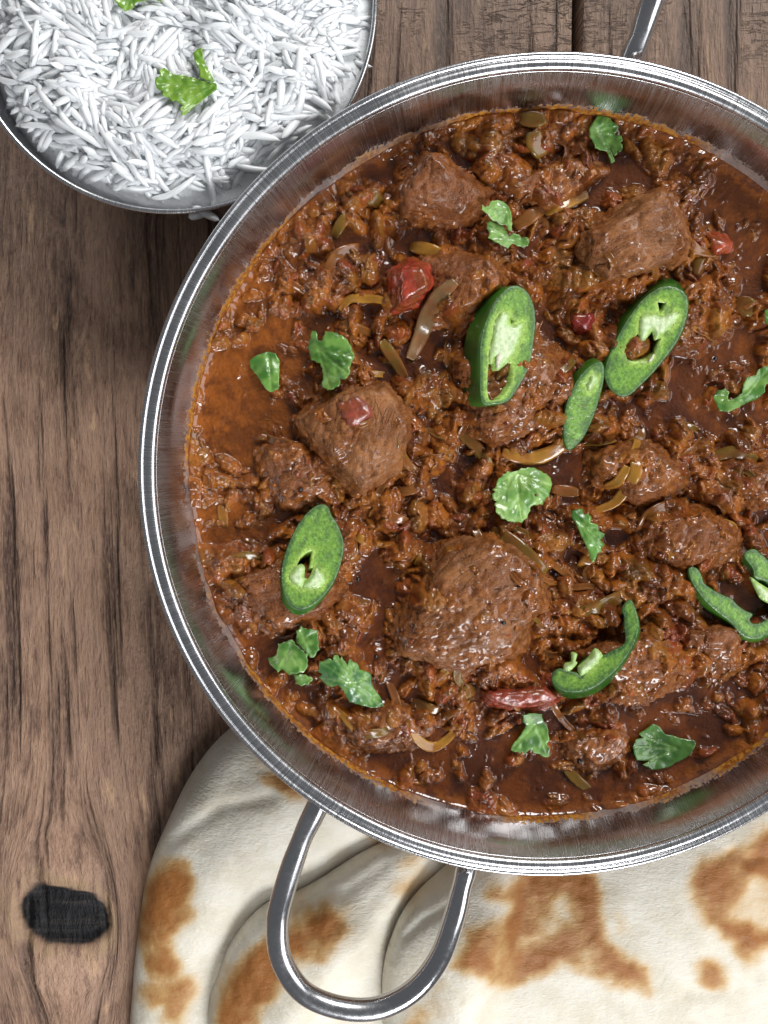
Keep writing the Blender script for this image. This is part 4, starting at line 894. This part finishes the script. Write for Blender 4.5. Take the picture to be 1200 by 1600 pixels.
def grain_mesh(L, w_, bend, tw):
    nl, ns = 10, 8; vs = []
    for i in range(nl + 1):
        t = -1 + 2 * i / nl; r = w_ * (max(2e-3, 1 - abs(t)**3.6))**0.5 * (1 - 0.12 * t)
        cx_, cz_ = L / 2 * t, bend * (1 - t * t)
        for k_ in range(ns):
            a = 2 * math.pi * k_ / ns + tw * t
            vs.append((cx_, r * math.cos(a) + 0.3 * bend * math.sin(2.2 * t), cz_ + 0.82 * r * math.sin(a)))
    fs = np.array([(i * ns + k_, (i + 1) * ns + k_, (i + 1) * ns + (k_ + 1) % ns, i * ns + (k_ + 1) % ns) for i in range(nl) for k_ in range(ns)])
    return np.array(vs), fs
GR = [grain_mesh(L, w_, b, t) for L, w_, b, t in [(1.12, .095, .07, .3), (1.32, .090, -.06, .2), (0.95, .100, .11, .5), (1.2, .094, .04, -.3), (0.75, .104, .03, .1), (1.42, .088, .15, .2), (0.5, .105, .0, .4), (1.08, .097, -.13, -.4)]]
# loose grains: placement list (x, y, z, yaw, pitch, roll, kind, layer)
gl = []
for layer, (dep, spacing) in enumerate([(-0.02, 0.225), (0.02, 0.215), (0.22, 0.30), (0.34, 0.34)]):
    n = int(math.pi * 4.6**2 / spacing**2)
    for _ in range(n):
        a, r = random.uniform(0, 2 * math.pi), 4.86 * math.sqrt(random.random())
        gx_, gy_ = MX + r * math.cos(a), MY + r * math.sin(a)
        if math.hypot(gx_ - BX, gy_ - BY) > RB - 0.60: continue
        gl.append((gx_, gy_, dep, layer))
gl = np.array(gl)
gz = rice_z(gl[:, 0], gl[:, 1]); e_ = 0.12
sx = (rice_z(gl[:, 0] + e_, gl[:, 1]) - rice_z(gl[:, 0] - e_, gl[:, 1])) / (2 * e_); sy = (rice_z(gl[:, 0], gl[:, 1] + e_) - rice_z(gl[:, 0], gl[:, 1] - e_)) / (2 * e_)
flow = 2.6 * fbm(gl[:, 0] * 0.42, gl[:, 1] * 0.42, 0, 2, 103)
mats4 = []
for i in range(len(gl)):
    yaw = flow[i] + random.gauss(0, 0.5); pit = random.gauss(0, 0.07) + (random.choice([-1, 1]) * random.uniform(.15, .4) if random.random() < 0.08 else 0)
    n = Vector((-np.clip(sx[i], -1.3, 1.3), -np.clip(sy[i], -1.3, 1.3), 1)).normalized()
    q = Vector((0, 0, 1)).rotation_difference(n).to_matrix().to_4x4()
    s_ = random.uniform(0.88, 1.12)
    M4 = Matrix.Translation((gl[i, 0], gl[i, 1], gz[i] - gl[i, 2] + random.uniform(-.02, .03) + (0.02 if gl[i, 3] == 0 else 0))) @ q @ Matrix.Rotation(yaw, 4, 'Z') @ Matrix.Rotation(pit, 4, 'Y') @ Matrix.Rotation(random.uniform(0, 6.28), 4, 'X') @ Matrix.Diagonal((s_, s_, s_, 1))
    mats4.append(np.array(M4))
mats4 = np.array(mats4); kinds = rng.integers(0, len(GR), len(gl))
gpx, gpy = PX(gl[:, 0], gl[:, 1], gz)
def rice_col(v, s=0):
    n = fbm(v[:, 0] * 1.6, v[:, 1] * 1.6, s, 2, 104)
    return mixc((0.78, 0.80, 0.805), (0.85, 0.865, 0.875), sstep(-0.4, 0.4, n))
vis = (gl[:, 3] == 0) & (gpy > 6) & (gpx > 20) & (np.hypot(gl[:, 0] - MX, gl[:, 1] - MY) < 4.4)
lift_ = mats4[:, 2, 3] - gz; cand = np.where(vis)[0]; chosen = cand[np.argsort(-lift_[cand])][:296]
chs = set(chosen.tolist())
bv, bf, off = [], [], 0
for i in range(len(gl)):
    if i in chs: continue
    if gl[i, 3] >= 2 and gpy[i] < -130: continue
    v0, f0 = GR[kinds[i]]; m4 = mats4[i]
    bv.append(v0 @ m4[:3, :3].T + m4[:3, 3]); bf.append(f0 + off); off += len(v0)
ra_ = np.concatenate([np.linspace(0.01, RB - 0.4, 34), np.linspace(RB - 0.35, RB - 0.13, 8)]); hv2, hf2 = lathe(np.stack([ra_, ra_ * 0], 1), 120)
hv2 = hv2 + np.array([BX, BY, 0]); hv2[:, 2] = rice_z(hv2[:, 0], hv2[:, 1]) - 0.04; hf2 = hf2[:, ::-1]
bv.append(hv2); bf.append(hf2 + off)
bv = np.concatenate(bv); bf = np.concatenate(bf)
heap = solo('cooked_rice', bv, bf, M_RICE, dict(col=rice_col(bv))); heap['kind'] = 'stuff'; heap.data.materials.append(M_RICE_BED)
mi_ = np.zeros(len(bf), np.int32); mi_[len(bf) - len(hf2):] = 1; heap.data.polygons.foreach_set('material_index', mi_)
tag(heap, 'heap of fluffy white long-grain rice filling the small steel bowl', 'rice')
gm = []
for v0, f0 in GR:
    me = mesh_from(v0, f0, dict(col=np.tile([0.82, 0.835, 0.845], (len(v0), 1))), True, 'rice_grain'); me.materials.append(M_RICE); gm.append(me)
def put_grain(m4, kind, label, group):
    o = bpy.data.objects.new('rice_grain', gm[kind]); col.objects.link(o)
    m = Matrix(m4.tolist()); m.translation = m.translation * U; o.matrix_world = m
    return tag(o, label, 'rice grain', group)
for i in chosen: put_grain(mats4[i], kinds[i], 'loose white rice grain on the surface of the heap in the bowl', 'rice grains on top of the heap')
for (a, b, yaw, kd) in [(308,326,0.25,6), (320,325,-0.5,4)]:
    gx_, gy_ = P(a, b, 3.85); d = np.array([gx_ - BX, gy_ - BY]); d /= np.linalg.norm(d)
    m4 = np.array(Matrix.Translation((BX + d[0] * (RB + 0.02), BY + d[1] * (RB + 0.02), 3.82)) @ Matrix.Rotation(yaw, 4, 'Z'))
    put_grain(m4, kd, 'stray rice grain stuck to the outside of the steel bowl', 'stray rice grains on the bowl')
def zrice(V2):
    zz = np.full(len(V2), 4.6)
    for _ in range(3):
        xx, yy = P(V2[:, 0], V2[:, 1], zz); zz = rice_z(xx, yy)
    return zz + 0.27
GRN, GRD = (0.185, 0.330, 0.035), (0.085, 0.200, 0.012)
LF((230,60,10), [([(720,220),(780,170),(860,140),(870,300),(940,450),(1060,670),(1000,690),(820,600),(820,510),(740,350)],(1040,680),0.10),
    ([(410,560),(560,570),(820,640),(960,680),(1080,700),(1090,800),(900,940),(700,1100),(580,1200),(520,1190),(560,1140),(500,1110),(560,1040),(480,1000),(440,960),(400,990),(330,920),(240,900),(240,820),(160,790),(120,700),(130,610),(200,590),(180,490),(270,460),(330,500)],(1060,720),0.08)],
   'bright green two-lobed coriander leaf on the white rice', GRN, GRD, 0.14, 0.4, zrice, 'coriander leaves on the rice')
LF((0,0,1), [([(176,-4),(186,10),(195,18),(207,14),(212,5),(222,2),(236,-2),(252,2),(250,-20),(215,-40),(180,-25)],(215,-30),0.08)],
   'bright green coriander leaf on the white rice, single-lobed and frilly', GRN, GRD, 0.08, 0.6, zrice, 'coriander leaves on the rice')

# ================================================================== naan breads
NST = 0.06
nxs = np.arange(-9.5, 17.5, NST); nys = np.arange(-19.5, -5.0, NST); NXX, NYY = np.meshgrid(nxs, nys); nx_, ny_ = NXX.ravel(), NYY.ravel()
floor_h = np.zeros(NXX.shape)
npx, npy = PX(nx_, ny_, 1.6)
def naan(outline, thick, puff, browns, label, seed, sag=6, creases=()):
    global floor_h
    po = catmull(np.array(outline, float), 6, True); wx_, wy_ = P(po[:, 0], po[:, 1], 1.5); pw = np.stack([wx_, wy_], 1)
    de = seg_dist(pw, nx_, ny_, True); ins = inside(pw, nx_, ny_)
    sd = np.where(ins, de, -de)
    prof = np.power(np.clip(1 - (1 - np.clip(sd / thick, 0, 1))**2, 0, 1), 0.5)
    bot = floor_h.copy()
    for _ in range(3): bot = np.maximum(floor_h, blur(bot, sag))
    bot = bot.ravel()
    body = puff * sstep(0, 2.6, sd) * (1 + 0.35 * perlin(nx_ * 0.35, ny_ * 0.35, seed, 111)) + 0.07 * fbm(nx_ * 0.6, ny_ * 0.6, seed, 2, 112)
    top = bot + 0.06 + prof * (thick + body * 1.0) + 0.004 * fbm(nx_ * 5, ny_ * 5, seed, 2, 113) * prof
    for (cp, cw, cd) in creases:
        cxx, cyy = P([p[0] for p in cp], [p[1] for p in cp], 1.5); dd = seg_dist(np.stack([cxx, cyy], 1), nx_, ny_)
        top = top - cd * np.exp(-(dd / cw)**2) * prof
    b = np.zeros(len(nx_)); wob = 20 * fbm(nx_ * 0.7, ny_ * 0.7, seed, 3, 114)
    inten = 0.78 + 0.42 * fbm(nx_ * 0.9, ny_ * 0.9, seed, 3, 115)
    for (pts, wpx, amt) in browns:
        if wpx is None:
            d = seg_dist(pts, npx, npy, True); d = np.where(inside(pts, npx, npy), -d, d) + wob * 0.8
            b = np.maximum(b, amt * sstep(22, -24, d))
        elif amt < 0:
            d = seg_dist(pts, npx, npy) + wob * 0.8; b = b * (1 + amt * sstep(wpx + 12, wpx - 22, d))
        else:
            d = seg_dist(pts, npx, npy) + wob
            b = np.maximum(b, amt * sstep(wpx + 20, wpx - 24, d))
    b = np.clip(b * (0.42 + 0.62 * sstep(0.15, 1.05, inten)), 0, 1)
    top = top + prof * b * (0.035 + 0.045 * fbm(nx_ * 2.2, ny_ * 2.2, seed, 2, 118))
    pale = mixc((0.68, 0.625, 0.51), (0.76, 0.715, 0.615), sstep(-0.5, 0.4, fbm(nx_ * 0.9, ny_ * 0.9, seed, 3, 116)))
    grn = fbm(nx_ * 7, ny_ * 7, seed, 2, 117)
    hot = mixc((0.62, 0.41, 0.18), (0.33, 0.130, 0.034), sstep(0.25, 0.95, b + 0.07 * grn))
    bb = np.clip(sstep(0.0, 0.60, b + 0.05 * grn * sstep(0.0, 0.2, b)), 0, 1); c = pale * (1 - bb[:, None]) + hot * bb[:, None]
    idx = np.where(ins)[0]
    keep_ = ins.reshape(NXX.shape); f_ = grid_faces(len(nxs), len(nys), keep_)
    tv = np.stack([nx_, ny_, top], 1); lv = np.stack([nx_, ny_, np.minimum(bot + 0.03, top - 0.02)], 1)
    n0 = len(tv); V_ = np.concatenate([tv, lv])
    e = np.concatenate([f_[:, [0, 1]], f_[:, [1, 2]], f_[:, [2, 3]], f_[:, [3, 0]]]); key = e[:, 0] * n0 + e[:, 1]; rk = e[:, 1] * n0 + e[:, 0]
    be = e[~np.isin(key, rk)]
    # snap the stair-stepped border on to the smooth outline
    bi = np.unique(be); bp = V_[bi, :2]; A2 = densify(pw, 0.02); 
    for s0 in range(0, len(bi), 400):
        q = bp[s0:s0 + 400]; d2 = ((q[:, None] - A2[None])**2).sum(2); near_ = A2[d2.argmin(1)]
        V_[bi[s0:s0 + 400], :2] = near_; V_[n0 + bi[s0:s0 + 400], :2] = near_
    V_[bi, 2] = bot[bi] + 0.10; V_[n0 + bi, 2] = bot[bi] + 0.02
    side = np.stack([be[:, 1], be[:, 0], n0 + be[:, 0], n0 + be[:, 1]], 1)
    F_ = np.concatenate([f_, f_[:, ::-1] + n0, side]); Vc, Fc, Ac = compact(V_, F_, dict(col=np.concatenate([c, c])))
    tag(solo('naan_bread', Vc, Fc, M_NAAN, Ac), label, 'naan', 'naan breads stacked beside the dish')
    floor_h = np.where(keep_, np.maximum(floor_h, top.reshape(NXX.shape)), floor_h)
naan([(395,1135),(335,1172),(285,1235),(250,1305),(224,1365),(209,1420),(198,1500),(190,1580),(188,1680),(230,1760),(330,1775),(430,1690),(510,1560),(600,1450),(680,1340),(640,1230),(500,1130)], 0.85, 0.45,
     [([(268,1395),(255,1440),(238,1490),(240,1515)], 34, 1.0), ([(236,1575),(275,1568),(262,1600)], 24, .8), ([(405,1195),(440,1215),(470,1240)], 16, .45), ([(420,1222),(460,1238)], 14, .9), ([(590,1325),(620,1320)], 22, 1.0)],
     'pale naan bread lying lowest with its rounded edge on the bare wood', 1, 6, [([(250,1340),(300,1300),(340,1270),(420,1250)], 0.22, 0.10), ([(600,1340),(520,1400),(440,1450),(390,1520),(370,1640)], 1.5, 0.75)])
naan([(720,1315),(660,1318),(613,1332),(565,1353),(500,1392),(448,1418),(409,1431),(375,1462),(353,1496),(336,1540),(323,1579),(322,1640),(345,1720),(430,1790),(560,1780),(690,1700),(770,1560),(800,1400),(790,1320)], 0.95, 0.30,
     [([(515,1440),(480,1465),(430,1490),(390,1540),(365,1600)], 30, 1.0), ([(640,1400),(660,1380)], 20, .5), ([(640,1360),(690,1345)], 12, .5)],
     'middle naan bread with a long brown scorch line inside the loop handle', 2, 6, [([(500,1405),(540,1400),(600,1360)], 0.2, 0.08), ([(740,1350),(670,1410),(640,1460),(630,1530),(630,1640)], 1.2, 0.55)])
naan([(735,1340),(705,1366),(660,1400),(630,1435),(610,1480),(600,1520),(597,1570),(606,1640),(660,1740),(780,1800),(980,1820),(1180,1790),(1340,1690),(1420,1540),(1430,1380),(1380,1270),(1280,1200),(1150,1210),(1000,1290),(860,1330)], 0.9, 0.25,
     [([(700,1500),(730,1440),(790,1420),(765,1395),(850,1372),(940,1375),(945,1450),(955,1485),(1022,1520),(1017,1556),(985,1552),(920,1520),(880,1518),(840,1540),(790,1552),(765,1535),(735,1510)], None, 1.0),
      ([(825,1478),(860,1468)], 24, -0.55), ([(878,1425),(888,1440)], 16, -0.7), ([(905,1500),(915,1500)], 12, -0.4),
      ([(1092,1405),(1105,1355),(1160,1330),(1200,1295),(1290,1310),(1300,1420),(1245,1480),(1175,1510),(1130,1480)], None, 1.0), ([(1165,1430),(1190,1415),(1200,1440)], 36, -0.62),
      ([(1120,1525),(1120,1535)], 16, .8), ([(975,1450),(978,1458)], 12, .5), ([(655,1580),(690,1520)], 12, .6), ([(640,1600),(655,1575)], 16, .7)],
     'uppermost naan bread with large brown blisters and a browned ring', 3, 6, [([(612,1500),(625,1470),(660,1435),(720,1400)], 0.12, 0.10), ([(1150,1340),(1170,1350),(1230,1345)], 0.15, 0.1), ([(1080,1560),(1180,1545)], 0.3, 0.08)])
